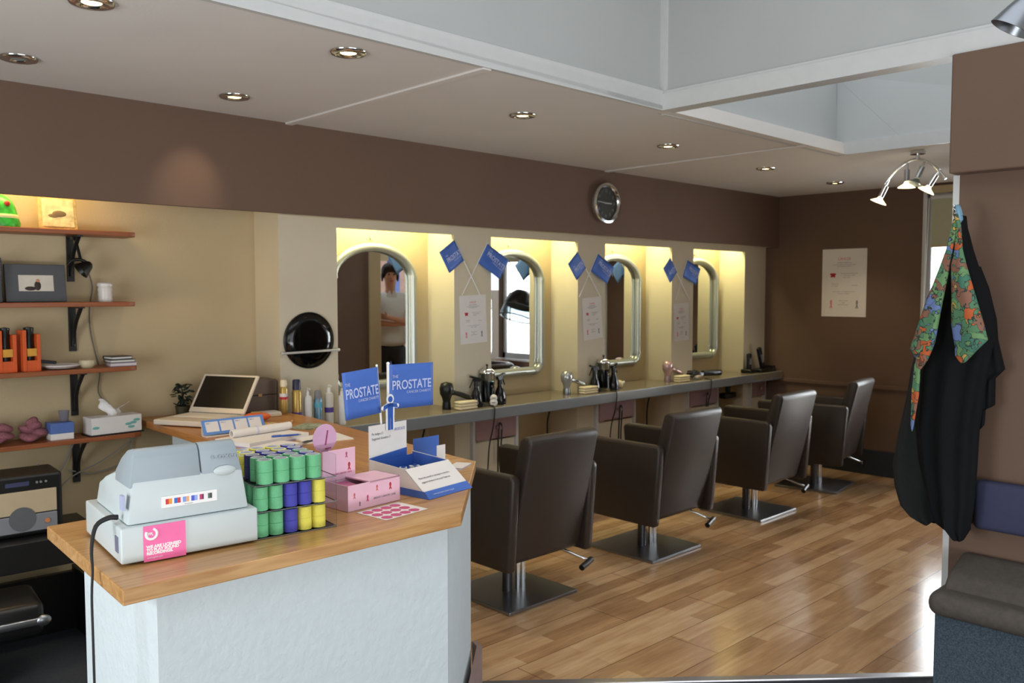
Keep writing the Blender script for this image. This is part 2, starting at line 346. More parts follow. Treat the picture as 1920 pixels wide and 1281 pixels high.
# ceilings
cb = MB().box((-1.4, 2.53, ZC), (5.41, 4.6, ZC + 0.07)).box((5.41, 0.9, ZC), (XF + 0.2, 4.6, ZC + 0.07))
cb.box((-1.4, 4.125, 2.62), (XF, 4.6, 2.66))
struct(cb.build('ceiling', WHITEC), 'low white ceiling over the stations')
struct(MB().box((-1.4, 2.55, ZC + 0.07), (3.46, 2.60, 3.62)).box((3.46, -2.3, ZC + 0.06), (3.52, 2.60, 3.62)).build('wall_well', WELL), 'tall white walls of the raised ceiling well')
tr = MB().box((-1.4, 2.53, ZC - 0.004), (3.47, 2.552, ZC + 0.09)).box((3.44, -2.3, ZC - 0.004), (3.53, 2.53, ZC + 0.075)).box((3.45, -2.3, ZC + 0.075), (3.47, 2.55, ZC + 0.09))
tr.box((3.445, 2.515, ZC + 0.09), (3.465, 2.552, 3.6))
struct(tr.build('trim_6', TRIMW), 'white boards edging the raised ceiling well')
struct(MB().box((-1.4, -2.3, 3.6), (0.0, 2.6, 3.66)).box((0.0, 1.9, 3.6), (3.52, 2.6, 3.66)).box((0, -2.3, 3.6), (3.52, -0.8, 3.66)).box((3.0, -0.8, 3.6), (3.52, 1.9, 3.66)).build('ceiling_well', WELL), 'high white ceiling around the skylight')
A_ = (5.52, 2.675, 3.02)
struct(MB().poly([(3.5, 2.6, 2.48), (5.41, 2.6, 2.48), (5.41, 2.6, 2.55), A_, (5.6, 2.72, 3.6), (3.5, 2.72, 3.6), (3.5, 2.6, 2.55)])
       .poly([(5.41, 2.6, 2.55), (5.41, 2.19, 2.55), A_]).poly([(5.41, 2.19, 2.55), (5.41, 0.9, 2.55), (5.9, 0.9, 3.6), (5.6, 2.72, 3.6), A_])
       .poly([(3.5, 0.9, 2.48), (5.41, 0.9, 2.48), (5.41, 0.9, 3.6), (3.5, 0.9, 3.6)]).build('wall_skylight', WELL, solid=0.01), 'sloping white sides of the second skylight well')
struct(MB().box((5.395, 0.9, ZC - 0.004), (5.412, 2.6, 2.555)).box((3.53, 2.585, ZC - 0.004), (5.40, 2.602, 2.555)).build('trim_7', TRIMW), 'white fascia of the second skylight well')
for k, x in enumerate((2.305, 4.885)):
    struct(MB().box((x - 0.022, 2.54, ZC - 0.010), (x + 0.022, 4.09, ZC), bev=0.003).build('trim_%d' % (8 + k), WHITEC), 'white batten across the low ceiling')
struct(MB().box((XF - 0.02, 2.78, 0.755), (XF, YP, 0.79), bev=0.006).box((XF - 0.012, 2.78, 0.745), (XF, YP, 0.758)).build('trim_10', BROWN), 'brown dado rail on the far wall')
struct(MB().box((XF - 0.02, 1.2, 0), (XF, YP, 0.22), bev=0.006).build('baseboard_far', CARPET), 'charcoal carpet skirting on the far wall')
struct(MB().box((-1.4, YB - 0.015, 0), (1.62, YB, 0.22)).build('baseboard_back', CARPET), 'charcoal carpet skirting under the shelves')
# far window with roller blind
wf = MB()
for a, b in ((2.725, 2.76), (2.02, 2.07), (1.06, 1.10)): wf.box((XF + 0.02, a, 0.76), (XF + 0.09, b, 2.44))
wf.box((XF + 0.02, 1.06, 0.76), (XF + 0.09, 2.76, 0.83)).box((XF + 0.02, 1.06, 2.37), (XF + 0.09, 2.76, 2.44))
W1 = struct(wf.build('window_1', TRIMW), 'white framed window at the far end')
MB().box((XF + 0.05, 1.1, 0.8), (XF + 0.056, 2.72, 2.4)).build('window_pane', GLASSY, W1)
MB().box((XF - 0.09, 1.03, 0.745), (XF + 0.1, 2.80, 0.765), bev=0.004).build('window_sill', TRIMW, W1)
MB().box((XF - 0.015, 2.755, 0.77), (XF + 0.03, 2.785, 2.48)).build('window_frame', TRIMW, W1)
MB().box((XF - 0.04, 1.03, 2.40), (XF + 0.02, 2.76, 2.46), bev=0.004).build('window_trim', CREAM, W1)
bl = thing('roller_blind', 'pale olive roller blind half lowered over the far window', 'blind', (XF - 0.012, 1.9, 2.36))
MB().box((-0.004, -0.82, -0.385), (0.004, 0.815, 0.02)).build('blind_fabric', mat('pale_olive_blind', (178, 178, 150), 0.8, noise=0.02), bl)
MB().cyl((0, -0.83, 0.01), (0, 0.825, 0.01), 0.02).build('roller_tube', TRIMW, bl)
MB().box((-0.008, -0.82, -0.40), (0.008, 0.815, -0.375), bev=0.003).build('bottom_bar', CREAM, bl)
MB().tube([(0, 0.84, 0.0), (-0.01, 0.843, -0.4), (-0.012, 0.855, -0.8), (-0.01, 0.862, -1.0)], 0.003, 6).tube([(-0.02, 0.85, 0.0), (-0.02, 0.853, -0.5), (-0.012, 0.862, -1.0)], 0.003, 6).build('pull_cord', WHT, bl)

# outside the windows
struct(MB().box((3.0, -6.0, -0.1), (14, 8, -0.09)).box((-6, -12, -0.1), (8, -2.45, -0.09)).build('ground', mat('pale_paving', (170, 168, 160), 0.9, noise=0.1, nscale=4)), 'pale paving outside')
tag(MB().box((10.2, -6, -0.1), (10.5, 7, 1.62)).build('brick_garden_wall', BRICK), 'low brick wall seen through the far window in the second mirror', 'wall')
pr_ = MB().box((5.6, -3.2, -0.1), (10, -3.0, 2.4))
tag(pr_.build('brick_building', mat('pinkish_render', (214, 176, 160), 0.9, noise=0.1, nscale=8)), 'pinkish building outside the doorway, seen in the first mirror', 'building')
fr = thing('blue_entrance_frame', 'blue painted entrance frame behind the person in the first mirror', 'door frame', (6.42, 0.1, 0))
MB().box((-0.06, -0.05, 0), (0.06, 0.05, 2.6)).build('post', mat('bright_blue_gloss', (96, 128, 214), 0.4, noise=0.02), fr)
MB().box((-1.2, -0.05, 2.2), (0.06, 0.05, 2.75)).build('lintel', _m['bright_blue_gloss'], fr)
MB().box((-0.85, -0.03, 1.98), (-0.1, 0.03, 2.2)).build('transom_panel', CREAM, fr)

# ================================================================ STATIONS
wt = thing('worktop', 'long grey laminate worktop running under the four mirrors', 'worktop', (0, 0, 0))
MB().prism([(2.30, 4.04), (7.39, 4.02), (7.39, YP), (7.023, YP), (7.023, YB), (6.2, YB), (6.2, YP), (5.892, YP), (5.892, YB), (5.033, YB), (5.033, YP), (4.723, YP), (4.723, YB), (3.859, YB), (3.859, YP), (3.539, YP), (3.539, YB), (2.67, YB), (2.67, YP), (2.30, YP)], 0.80, 0.85).build('top', GREYTOP, wt)
MB().box((2.30, 4.022, 0.778), (7.39, 4.043, 0.852), M=Matrix.Translation((0, 0, 0)), bev=0.006).build('front_edge', GREYEDGE, wt)
# under-counter cabinets with one mauve drawer each
cabs = [(3.668, 4.084, 'first from the reception counter'), (4.911, 5.385, 'second from the reception counter'), (6.10, 6.57, 'third from the reception counter'), (7.11, 7.385, 'against the brown far wall')]
for i, (a, b, s_) in enumerate(cabs):
    t = thing('under_counter_cabinet', 'cream cabinet with mauve drawer under the worktop, ' + s_, 'cabinet', (a, 4.19, 0), group='under-counter drawer cabinets')
    W = b - a
    for q in (0, W - 0.022): MB().box((q, 0, 0.0), (q + 0.022, 0.295, 0.797)).build('side_panel', TRIMW, t)
    MB().box((0.022, 0.02, 0.02), (W - 0.022, 0.295, 0.60)).box((0.022, 0.1, 0.60), (W - 0.022, 0.295, 0.797)).build('body', PILC, t)
    d = MB().box((0.024, -0.006, 0.615), (W - 0.024, 0.095, 0.765), bev=0.004).build('drawer', MAUVE, t)
    MB().lathe([(0, -0.002), (0.008, 0), (0.008, 0.015), (0.02, 0.022), (0.021, 0.03), (0.012, 0.038), (0, 0.04)], 16, M=frame((W / 2, -0.006, 0.69), (1, 0, 0), (0, 0, 1))).build('knob', MAUVE, d, 40)
# mirrors
def arch(hw, z0, zs, zt, r, y, n=18):
    p = []
    for k in range(7): a = PI + k / 6 * PI / 2; p.append((-hw + r + r * math.cos(a), y, z0 + r + r * math.sin(a)))
    for k in range(7): a = 1.5 * PI + k / 6 * PI / 2; p.append((hw - r + r * math.cos(a), y, z0 + r + r * math.sin(a)))
    p += [(hw, y, z0 + (zs - z0) * q) for q in (0.35, 0.65)]
    for k in range(n + 1): a = k / n * PI; p.append((hw * math.cos(a), y, zs + (zt - zs) * math.sin(a)))
    p += [(-hw, y, z0 + (zs - z0) * q) for q in (0.65, 0.35)]
    return p
ml = ['nearest the reception counter, reflecting the person in white', 'second along, reflecting the bright window', 'third along, behind the second pair of spray bottles', 'fourth along, nearest the brown far wall']
for i, cx in enumerate((3.086, 4.278, 5.445, 6.612)):
    t = thing('arched_mirror', 'arched mirror in silver tube frame, ' + ml[i], 'mirror', (cx, YB, 0), group='arched mirrors in the alcoves')
    MB().tube(arch(0.300, 1.012, 1.68, 1.875, 0.065, -0.034), 0.028, 14, closed=True).build('frame', SILVER, t, 60)
    pa = arch(0.293, 1.02, 1.68, 1.867, 0.05, 0); MB().prism([(x, z) for x, _, z in pa], -0.004, 0.004, M=Matrix.Translation((0, -0.014, 0)) @ Matrix.Rotation(PI / 2, 4, 'X')).build('mirror_glass', MIRROR, t)
    for sx in (-1, 1):
        for z in (1.69, 1.085):
            MB().cyl((sx * 0.300, -0.034, z - 0.012), (sx * 0.300, -0.034, z + 0.012), 0.0315, n=18).build('joint_collar', SILVER, t, 40)
        MB().cyl((sx * 0.22, -0.034, 1.012), (sx * 0.244, -0.034, 1.012), 0.0315, n=18).build('joint_collar', SILVER, t, 40)
    MB().cyl((0.0, -0.012, 1.93), (0, 0, 1.93), 0.009, n=10).build('fixing_clip', SILVER, t)
    area('alcove_strip_light', ((cx), 4.34, 2.16), 0.7, 9.5, (1.0, 0.93, 0.50), (0, 0, 0), 0.1)
area('shelf_strip_light', (0.95, 4.33, 2.28), 0.8, 9, (1.0, 0.72, 0.32), (0, 0, 0), 0.12)

# ================================================================ STYLING CHAIRS
def make_chair(label):
    t = thing('salon_chair', label, 'chair', (0, 0, 0), group='dark brown styling chairs')
    MB().box((-0.25, -0.25, 0), (0.25, 0.25, 0.018), bev=0.004).build('base_plate', STEEL, t)
    cp = MB().cyl((-0.028, 0, 0.018), (-0.028, 0, 0.30), 0.027).build('column', DSTEEL, t, 40)
    for dx in (0.02, 0.058): MB().cyl((dx, -0.028, 0.018), (dx, -0.028, 0.30), 0.013, n=16).build('chrome_rod', CHROME, t, 40)
    MB().box((-0.2, -0.2, 0.27), (0.2, 0.22, 0.31)).build('seat_pan', BLACK, t)
    MB().box((-0.245, -0.17, 0.31), (0.245, 0.37, 0.49), bev=0.035, seg=3).build('seat', LEATHER, t, 50)
    # backrest: side profile extruded over the width, rounded
    prof = [(-0.235, 0.245), (-0.26, 0.27), (-0.395, 0.872), (-0.385, 0.897), (-0.34, 0.905), (-0.315, 0.885), (-0.19, 0.42), (-0.17, 0.26)]
    M = Matrix(((0, 0, 1, 0), (1, 0, 0, 0), (0, 1, 0, 0), (0, 0, 0, 1)))
    MB().prism(prof, -0.247, 0.247, M=M, bev=0.014).build('backrest', LEATHER, t, 50)
    for s_ in (-1, 1):
        x0, x1 = (0.252, 0.312) if s_ > 0 else (-0.312, -0.252)
        # arm panel: taper towards the bottom front
        pp = [(-0.30, 0.235), (-0.335, 0.695), (-0.315, 0.715), (0.36, 0.715), (0.385, 0.695), (0.335, 0.235)]
        MB().prism(pp, x0, x1, M=M, bev=0.016).build('arm_panel', LEATHER, t, 50)
    lv = MB().tube([(0.07, -0.02, 0.265), (0.17, -0.16, 0.245), (0.24, -0.27, 0.20), (0.27, -0.30, 0.185)], 0.007, 8).build('pump_lever', CHROME, t, 60)
    MB().cyl((0.285, -0.315, 0.187), (0.185, -0.335, 0.167), 0.016, n=14).sph((0.287, -0.3145, 0.1875), 0.012).build('lever_grip', BLACK, lv, 40)
    return t
chairs = [(3.10, 3.235, 0.0, 'dark brown vinyl styling chair nearest the reception counter, on a dark base plate'),
          (4.265, 3.24, 0.0, 'dark brown vinyl styling chair second from the reception counter, on bright steel plate'),
          (5.535, 3.27, 0.0, 'dark brown vinyl styling chair third along, in front of the fourth mirror'),
          (6.66, 3.32, 0.16, 'dark brown vinyl styling chair nearest the brown far wall')]
c0 = None
for x, y, rz, lab in chairs:
    if c0 is None: c0 = make_chair(lab); t = c0
    else: t = copy_tree(c0); t['label'] = lab
    t.location = (x, y, 0); t.rotation_euler = (0, 0, rz)

# ================================================================ RECEPTION COUNTER
CZ = 0.95
rc = thing('reception_counter', 'white plaster reception counter with thick oak top in the foreground', 'counter', (0, 0, 0))
MB().prism([(0.747, 1.955), (1.605, 1.95), (2.11, 2.425), (2.17, 2.6), (2.17, YP - 0.02), (1.70, YP - 0.02), (1.70, 2.46), (0.747, 2.46)], 0.006, CZ - 0.034).build('plaster_body', PLASTER, rc)
MB().prism([(0.655, 1.905), (1.604, 1.885), (2.151, 2.44), (2.16, 2.58), (0.69, 2.58)], CZ - 0.036, CZ, bev=0.003).build('front_top', OAK, rc)
MB().prism([(1.60, 2.581), (2.16, 2.581), (2.30, 3.9), (2.298, YB - 0.005), (1.635, YB - 0.005)], CZ - 0.036, CZ, bev=0.003).build('return_top', OAKY, rc)
MB().prism([(1.62, 1.935), (2.135, 2.42), (2.155, 2.47), (2.17, 2.46), (2.15, 2.405), (1.635, 1.92)], 0.006, 0.235).build('skirting', mat('mauve_skirting_paint', (140, 118, 116), 0.5, noise=0.03), rc)

# ================================================================ CEILING LIGHTS
dls = [(0.919, 2.80, 1, 'at the top edge of the frame'), (0.934, 3.658, 0, 'unlit one at the far left'), (1.813, 3.695, 1, 'lit one by the soffit, left of the first batten'),
       (1.787, 2.73, 1, 'lit one by the raised well, left of the first batten'), (3.037, 3.087, 1, 'first one right of the first batten'),
       (4.309, 3.124, 1, 'last one before the second batten'), (5.588, 3.201, 1, 'first one beyond the second batten'), (6.725, 3.231, 1, 'lit one nearest the far wall')]
for x, y, on_, lab in dls:
    t = thing('recessed_downlight', 'chrome rimmed ceiling downlight, ' + lab, 'ceiling light', (x, y, ZC - 0.001), group='recessed downlights')
    MB().lathe([(0.028, 0.0), (0.03, -0.006), (0.045, -0.012), (0.062, -0.010), (0.068, -0.003), (0.068, 0.0)], 32).build('rim', CHROME, t, 50)
    MB().lathe([(0, -0.004), (0.018, -0.006), (0.029, -0.004), (0.029, 0.0), (0, 0.0)], 24).build('bulb', BULB if on_ else BULBOFF, t, 60)
    if on_:
        l = bpy.data.lights.new('downlight_beam', 'SPOT'); l.energy = 20; l.color = (1.0, 0.80, 0.55); l.spot_size = math.radians(95); l.spot_blend = 0.7; l.shadow_soft_size = 0.025
        o = bpy.data.objects.new('downlight_beam', l); COL.objects.link(o); o.location = (x, y, ZC - 0.03)
        if abs(x - 1.813) < 0.01: l.spot_size = math.radians(46); l.energy = 7; l.spot_blend = 1.0; o.rotation_euler = Vector((-0.05, 0.40, -0.36)).to_track_quat('-Z', 'Y').to_euler()
# spotlight bar
sb = thing('spotlight_bar', 'curved chrome bar with four glass spotlights hanging from the ceiling', 'spotlight', (5.60, 2.155, ZC))
MB().cyl((0, 0, -0.022), (0, 0, 0), 0.045, n=24).cyl((0, 0, -0.05), (0, 0, -0.02), 0.012).build('ceiling_rose', CHROME, sb, 40)
MB().tube([(0, 0.20 - 0.37 * k / 16, -0.05 - 0.14 * (abs(k - 8) / 8) ** 2) for k in range(17)], 0.008, 10).build('curved_bar', CHROME, sb, 60)
for yy, dz, tilt, tx in ((0.175, -0.165, 0.45, 0), (0.062, -0.07, 0.02, 0), (-0.045, -0.066, 0.3, 0.25), (-0.135, -0.125, 0.55, 0)):
    M = Matrix.Translation((0, yy, dz)) @ Matrix.Rotation(tilt, 4, 'X') @ Matrix.Rotation(tx, 4, 'Y')
    h = MB().cyl((0, 0, 0.0), (0, 0, -0.045), 0.006, M=M).cyl((0, 0, -0.04), (0, 0, -0.115), 0.017, M=M, n=18).build('spot_holder', CHROME, sb, 40)
    MB().lathe([(0.012, -0.115), (0.02, -0.13), (0.05, -0.15), (0.052, -0.154), (0.02, -0.138), (0.012, -0.12)], 24, M=M).build('glass_shade', mat('frosted_glass_shade', (235, 240, 225), 0.25, trans=0.7, emit=(255, 236, 190), estr=1.2) if yy != -0.045 else mat('unlit_glass_shade', (190, 200, 195), 0.15, trans=0.8), h, 50)
    MB().sph((0, 0, -0.135), 0.014, M=M).build('bulb', BULB if yy != -0.045 else BULBOFF, h, 60)
    if yy == -0.045: continue
    l = bpy.data.lights.new('spot_beam', 'POINT'); l.energy = 1.4; l.color = (1.0, 0.84, 0.6); l.shadow_soft_size = 0.02
    o = bpy.data.objects.new('spot_beam', l); COL.objects.link(o); o.location = Vector((5.60, 2.155, ZC)) + (M @ Vector((0, 0, -0.17)))
# lamp at the top right corner
cl = thing('metal_ceiling_lamp', 'grey metal conical lamp shade at the top right corner', 'lamp', (3.03, 0.865, 2.462), rot=Vector((-0.12, 0.42, -0.74)).to_track_quat('-Z', 'Y').to_euler())
MB().lathe([(0.018, 0.07), (0.03, 0.055), (0.05, 0.0), (0.066, -0.05), (0.062, -0.05), (0.045, 0.0), (0.025, 0.05), (0.014, 0.06)], 28).build('lamp_shade', STEEL, cl, 50)
MB().cyl((0, 0, 0.06), (0.0, 0, 0.12), 0.014).build('lamp_stem', STEEL, cl, 40)
MB().sph((0, 0, 0.0), 0.025).build('bulb', BULBOFF, cl, 60)

# ================================================================ WALL THINGS
ck = thing('wall_clock', 'round chrome wall clock with black face on the brown soffit', 'clock', (4.862, 4.09, 2.243))
F = frame((0, 0, 0), (1, 0, 0), (0, 0, 1))
MB().lathe([(0.118, -0.004), (0.15, 0.0), (0.153, 0.02), (0.145, 0.038), (0.13, 0.042), (0.12, 0.03), (0.118, 0.022)], 48, M=F, closed=False).build('rim', CHROME, ck, 50)
fc = MB().cyl((0, -0.004, 0), (0, -0.018, 0), 0.121, n=40).build('clock_face', mat('black_clock_face', (38, 42, 40), 0.25, noise=0.05), ck, 40)
for k in range(12):
    a = k * PI / 6; lettering('numeral', str(k or 12), 0.032, frame((0.09 * math.sin(a) , -0.0185, 0.09 * math.cos(a) - 0.011), (1, 0, 0), (0, 0, 1)), mat('grey_numeral', (130, 138, 134), 0.5, noise=0.02), fc, 0.9, 'CENTER')
hm = mat('pale_metal_hand', (190, 196, 190), 0.3, 0.3)
MB().box((-0.095, -0.023, -0.003), (0.015, -0.021, 0.003), M=Matrix.Rotation(0.09, 4, 'Y')).build('minute_hand', hm, ck)
MB().box((-0.015, -0.021, -0.004), (0.062, -0.0195, 0.004), M=Matrix.Rotation(0.0, 4, 'Y')).build('hour_hand', hm, ck)

# round black mirror on first pilaster
bd = thing('round_hand_mirror', 'round glossy black disc with a pale bar across, on the cream pilaster', 'hand mirror', (2.48, YP, 1.328))
MB().lathe([(0, 0.028), (0.10, 0.026), (0.145, 0.018), (0.153, 0.008), (0.150, 0.0), (0, 0.0)], 44, M=F).build('disc', mat('gloss_black', (6, 6, 7), 0.12, noise=0.1), bd, 50)
MB().lathe([(0.149, 0.0), (0.156, 0.004), (0.157, 0.012), (0.152, 0.016), (0.149, 0.012)], 44, M=F, closed=True).build('rim', BLACK, bd, 50)
MB().cyl((-0.175, -0.034, -0.064), (0.172, -0.034, -0.060), 0.0065, n=12).sph((-0.177, -0.034, -0.064), 0.009).sph((0.174, -0.034, -0.060), 0.009).cyl((-0.16, -0.034, -0.064), (-0.16, 0, -0.064), 0.004).cyl((0.16, -0.034, -0.062), (0.16, 0, -0.062), 0.004).build('bar', mat('grey_white_plastic_bar', (190, 188, 184), 0.4, noise=0.02), bd, 50)

# posters (real paper thickness) - right/up given in local x/z of the sheet
def poster(name, label, loc, rz, tilt, w_, h_, fine=True, group=None):
    t = thing(name, label, 'poster', loc, group=group, rot=(0, tilt, rz))
    MB().box((-w_ / 2, -0.0025, -h_ / 2), (w_ / 2, -0.001, h_ / 2)).build('sheet', PAPER, t)
    def T(txt, x, z, sz, m, al='CENTER', sx=1.0): lettering('lettering', txt, sz * h_, frame((x * w_, -0.0028, z * h_), (1, 0, 0), (0, 0, 1)), m, t, sx, al)
    T('CANCER', 0, 0.335, 0.055, SALM, sx=0.9)
    T('RAISING MONEY FOR', 0, 0.29, 0.022, GREY); T('The salon is raising money for the charities shown', 0, 0.262, 0.018, GREY, sx=0.95)
    T('below throughout this month', 0, 0.238, 0.018, GREY)
    T('Please give generously at reception', 0.12, 0.135, 0.018, GREY); T('every donation will be', 0.12, 0.105, 0.018, GREY); T('shared equally', 0.06, 0.075, 0.018, GREY)
    T('Thank you for', -0.2, -0.02, 0.02, GREY); T('your support', -0.2, -0.05, 0.02, GREY); T('the team', 0.24, -0.045, 0.028, GREY, sx=0.8)
    T('Pick up a leaflet or a pin badge from the counter', 0, -0.135, 0.018, GREY, sx=0.95); T('and wear it with pride', 0, -0.165, 0.018, GREY)
    T('BREAST CANCER', 0, -0.27, 0.018, GREY); T('AND', 0, -0.30, 0.02, GREY); T('PROSTATE CANCER', 0, -0.33, 0.018, GREY)
    # red paw-like mark
    mk = MB(); n = 18
    for dx, dz, r in ((0, 0, 0.045), (-0.045, 0.02, 0.022), (0.045, 0.02, 0.022), (-0.035, -0.032, 0.02), (0.035, -0.032, 0.02)):
        mk.cyl(((-0.25 + dx) * w_, -0.0028, 0.115 * h_ + dz * w_), ((-0.25 + dx) * w_, -0.0024, 0.115 * h_ + dz * w_), r * w_, n=n)
    mk.build('red_emblem', REDI, t)
    rb = lambda x, m, nm: MB().tube([(x * w_ - 0.022 * w_, -0.0032, -0.375 * h_), (x * w_ + 0.012 * w_, -0.0032, -0.30 * h_), (x * w_ + 0.010 * w_, -0.0032, -0.272 * h_), (x * w_, -0.0032, -0.262 * h_), (x * w_ - 0.010 * w_, -0.0032, -0.272 * h_), (x * w_ - 0.012 * w_, -0.0032, -0.30 * h_), (x * w_ + 0.022 * w_, -0.0032, -0.375 * h_)], 0.009 * w_ + 0.0004, 6).build(nm, m, t)
    rb(-0.28, SALM, 'pink_ribbon_print'); rb(0.30, GREY, 'grey_ribbon_print')
    return t
poster('charity_poster', 'large white charity poster on the brown far wall', (XF - 0.001, 3.45, 1.675), PI / 2 * -1, 0.0, 0.405, 0.60)
for x, z, tl, lb_, hh, ww in ((3.698, 1.418, -0.045, 'first pilaster after the reception, under the nearest crossed flags', 0.315, 0.232), (4.886, 1.398, -0.075, 'middle pilaster, beside the second mirror', 0.315, 0.22), (6.028, 1.342, -0.05, 'farthest flagged pilaster, beside the fourth mirror', 0.315, 0.212)):
    poster('charity_notice', 'small white charity notice on the ' + lb_, (x, YP - 0.001, z), 0, -tl * -1, ww, hh, group='charity notices on the pilasters')

# charity flags
def flag(label, top, bot, cw, side, group, y=0.0, clothlen=0.15, sz=1.0, curl=0.03, loc=(0, 0, 0), rs=0.0035, thick=0.0012, off=0.0, seed=0):
    t = thing('charity_flag', label, 'flag', loc, group=group)
    tp = Vector((top[0], y, top[1])); bt = Vector((bot[0], y, bot[1])); d = (bt - tp).normalized(); L = (bt - tp).length
    MB().cyl(tp, bt, rs, n=10).sph(tp, rs * 1.2).build('stick', WHT, t, 50)
    sd = Vector((-d.z, 0, d.x)) ;
    if (sd.x > 0) != (side > 0): sd = -sd
    f = lambda u, v: tp + d * (0.004 + off * u + clothlen * v) + sd * (cw * u) + Vector((0, -0.004 - curl * math.sin(u * 2.2 + seed) * u, 0))
    c = MB().grid(f, 10, 6).build('cloth', BLUE, t, 60, solid=thick)
    # lettering laid on the cloth plane
    right = sd if side > 0 else -sd; up = -d
    o = (tp + d * (clothlen * 0.60)) if side > 0 else (tp + d * (clothlen * 0.60) + sd * cw)
    return t, c, o, right, up
def flag_text(t, c, o, right, up, cw, s_, yoff, sd_curl):
    M0 = lambda q, k: frame(Vector(o) + right.normalized() * q[0] * cw + up.normalized() * q[1] * s_ + Vector((0, -yoff, 0)), right, up)
    lettering('lettering', 'THE', s_ * 0.10, M0((0.06, 0.27), 0), LILAC, t, fit=0.13 * cw)
    lettering('lettering', 'PROSTATE', s_ * 0.29, M0((0.05, 0.01), 0), LILAC, t, bold=0.0006, fit=cw * 0.89)
    lettering('lettering', 'CANCER CHARITY', s_ * 0.085, M0((0.38, -0.095), 0), LILAC, t, fit=cw * 0.56)
yf = 4.209
wallf = [(3.526, 1.93, 3.750, 1.575, -1, 0.155, 'leftmost of the six wall flags, tilting left beside the first mirror'), (3.822, 1.918, 3.600, 1.575, 1, 0.20, 'tilting right over the top of the second mirror'),
         (4.698, 1.892, 4.965, 1.56, -1, 0.145, 'tilting left on the middle pilaster, left of its notice'), (4.942, 1.885, 4.735, 1.56, 1, 0.185, 'tilting right beside the third mirror top'),
         (5.842, 1.878, 6.125, 1.53, -1, 0.14, 'tilting left on the farthest flagged pilaster'), (6.100, 1.868, 5.94, 1.53, 1, 0.17, 'farthest right, in front of the fourth mirror top')]
for i, (x0, z0, x1, z1, sd_, cw, lab) in enumerate(wallf):
    cl_ = 0.152
    r = flag('small blue charity flag ' + lab, (x0, z0), (x1, z1), cw, sd_, 'crossed charity flags on the pilasters', y=yf + 0.006 * (i % 2), clothlen=cl_, curl=0.012 + 0.02 * (sd_ > 0))
    flag_text(*r, cw, cl_, 0.040, 0)

# ================================================================ SHELVES at the left
zs = [(1.887, 1.60, 'topmost, under the warm hidden light'), (1.549, 1.592, 'second from the top'), (1.234, 1.592, 'third from the top'), (0.905, 1.605, 'lowest, beside the laptop')]
for i, (z, xe, lab) in enumerate(zs):
    t = thing('wall_shelf', 'orange stained wooden wall shelf, ' + lab, 'shelf', (0.2, 4.30, z), group='wooden wall shelves')
    L = xe - 0.2; pl = [(0, 0), (L - 0.05, 0), (L - 0.015, 0.012), (L, 0.05), (L, YB - 4.30), (0, YB - 4.30)]
    MB().prism(pl, -0.022, 0.0, bev=0.003).build('board', SHELFW, t)
    for bx in (0.35, 1.14):
        MB().box((bx - 0.016, YB - 4.312, -0.24), (bx + 0.016, YB - 4.30, -0.022)).box((bx - 0.013, 0.03, -0.03), (bx + 0.013, YB - 4.30, -0.022)).tube([(bx, 0.05, -0.03), (bx, 0.08, -0.055), (bx, 0.13, -0.10), (bx, 0.165, -0.16), (bx, 0.178, -0.215)], 0.010, 8).build('bracket', IRON, t, 50)
def box_thing(name, label, cat, lo, hi, m, rz=0, bev=0.003, group=None):
    c = ((lo[0] + hi[0]) / 2, (lo[1] + hi[1]) / 2, lo[2]); t = thing(name, label, cat, c, rz, group)
    return t, (hi[0] - lo[0]) / 2, (hi[1] - lo[1]) / 2, hi[2] - lo[2]
# top shelf: green toy figure, picture
t = thing('green_ornament', 'bright green painted ornament on the top shelf at the left edge', 'ornament', (1.02, 4.40, 1.887))
MB().lathe([(0, 0), (0.085, 0.0), (0.088, 0.02), (0.078, 0.05), (0.07, 0.09), (0.055, 0.12), (0.03, 0.145), (0, 0.15)], 24).build('body', mat('bright_green_glaze', (56, 170, 60), 0.35, noise=0.5, nscale=30), t, 60)
MB().lathe([(0.080, 0.036), (0.083, 0.048), (0.078, 0.058), (0.074, 0.05), (0.074, 0.04)], 24, closed=True).build('pale_band', mat('pale_yellow_glaze', (226, 226, 160), 0.4, noise=0.1), t, 60)
for a in (-2.4, -1.9, -1.2): MB().sph((0.062 * math.cos(a), 0.062 * math.sin(a), 0.105), 0.013).build('red_bead', mat('red_glaze', (190, 40, 30), 0.35, noise=0.05), t, 60)
def picture(name, label, cx, y, z, w_, h_, lean, fm, inner, border, yaw=0.0):
    t = thing(name, label, 'picture', (cx, y, z), rot=(-lean, 0, yaw))
    MB().box((-w_ / 2, 0, 0), (w_ / 2, 0.018, h_), bev=0.003).build('frame', fm, t)
    return t
t = picture('framed_picture', 'gold toned framed picture leaning on the top shelf', 1.268, 4.39, 1.889, 0.165, 0.16, 0.15, mat('antique_gold_frame', (196, 170, 110), 0.5, noise=0.3, nscale=40), None, 0)
MB().box((-0.068, -0.002, 0.014), (0.068, 0.001, 0.146)).build('picture_print', mat('faded_cream_print', (214, 200, 150), 0.6, noise=0.35, nscale=26), t)
MB().sph((0.005, -0.002, 0.075), 0.022, (1.4, 0.1, 0.7)).sph((-0.02, -0.002, 0.065), 0.016, (1.5, 0.1, 0.6)).build('painted_figure', mat('umber_ink', (120, 100, 70), 0.6, noise=0.2), t, 60)
t = picture('photo_frame', 'wide grey photo frame with a small central photo on the second shelf', 1.160, 4.37, 1.551, 0.255, 0.175, 0.12, mat('charcoal_photo_frame', (78, 80, 84), 0.5, noise=0.05), None, 0)
MB().box((-0.073, -0.002, 0.05), (0.073, 0.001, 0.124)).build('photo', mat('pale_photo_print', (206, 200, 186), 0.5, noise=0.06), t)
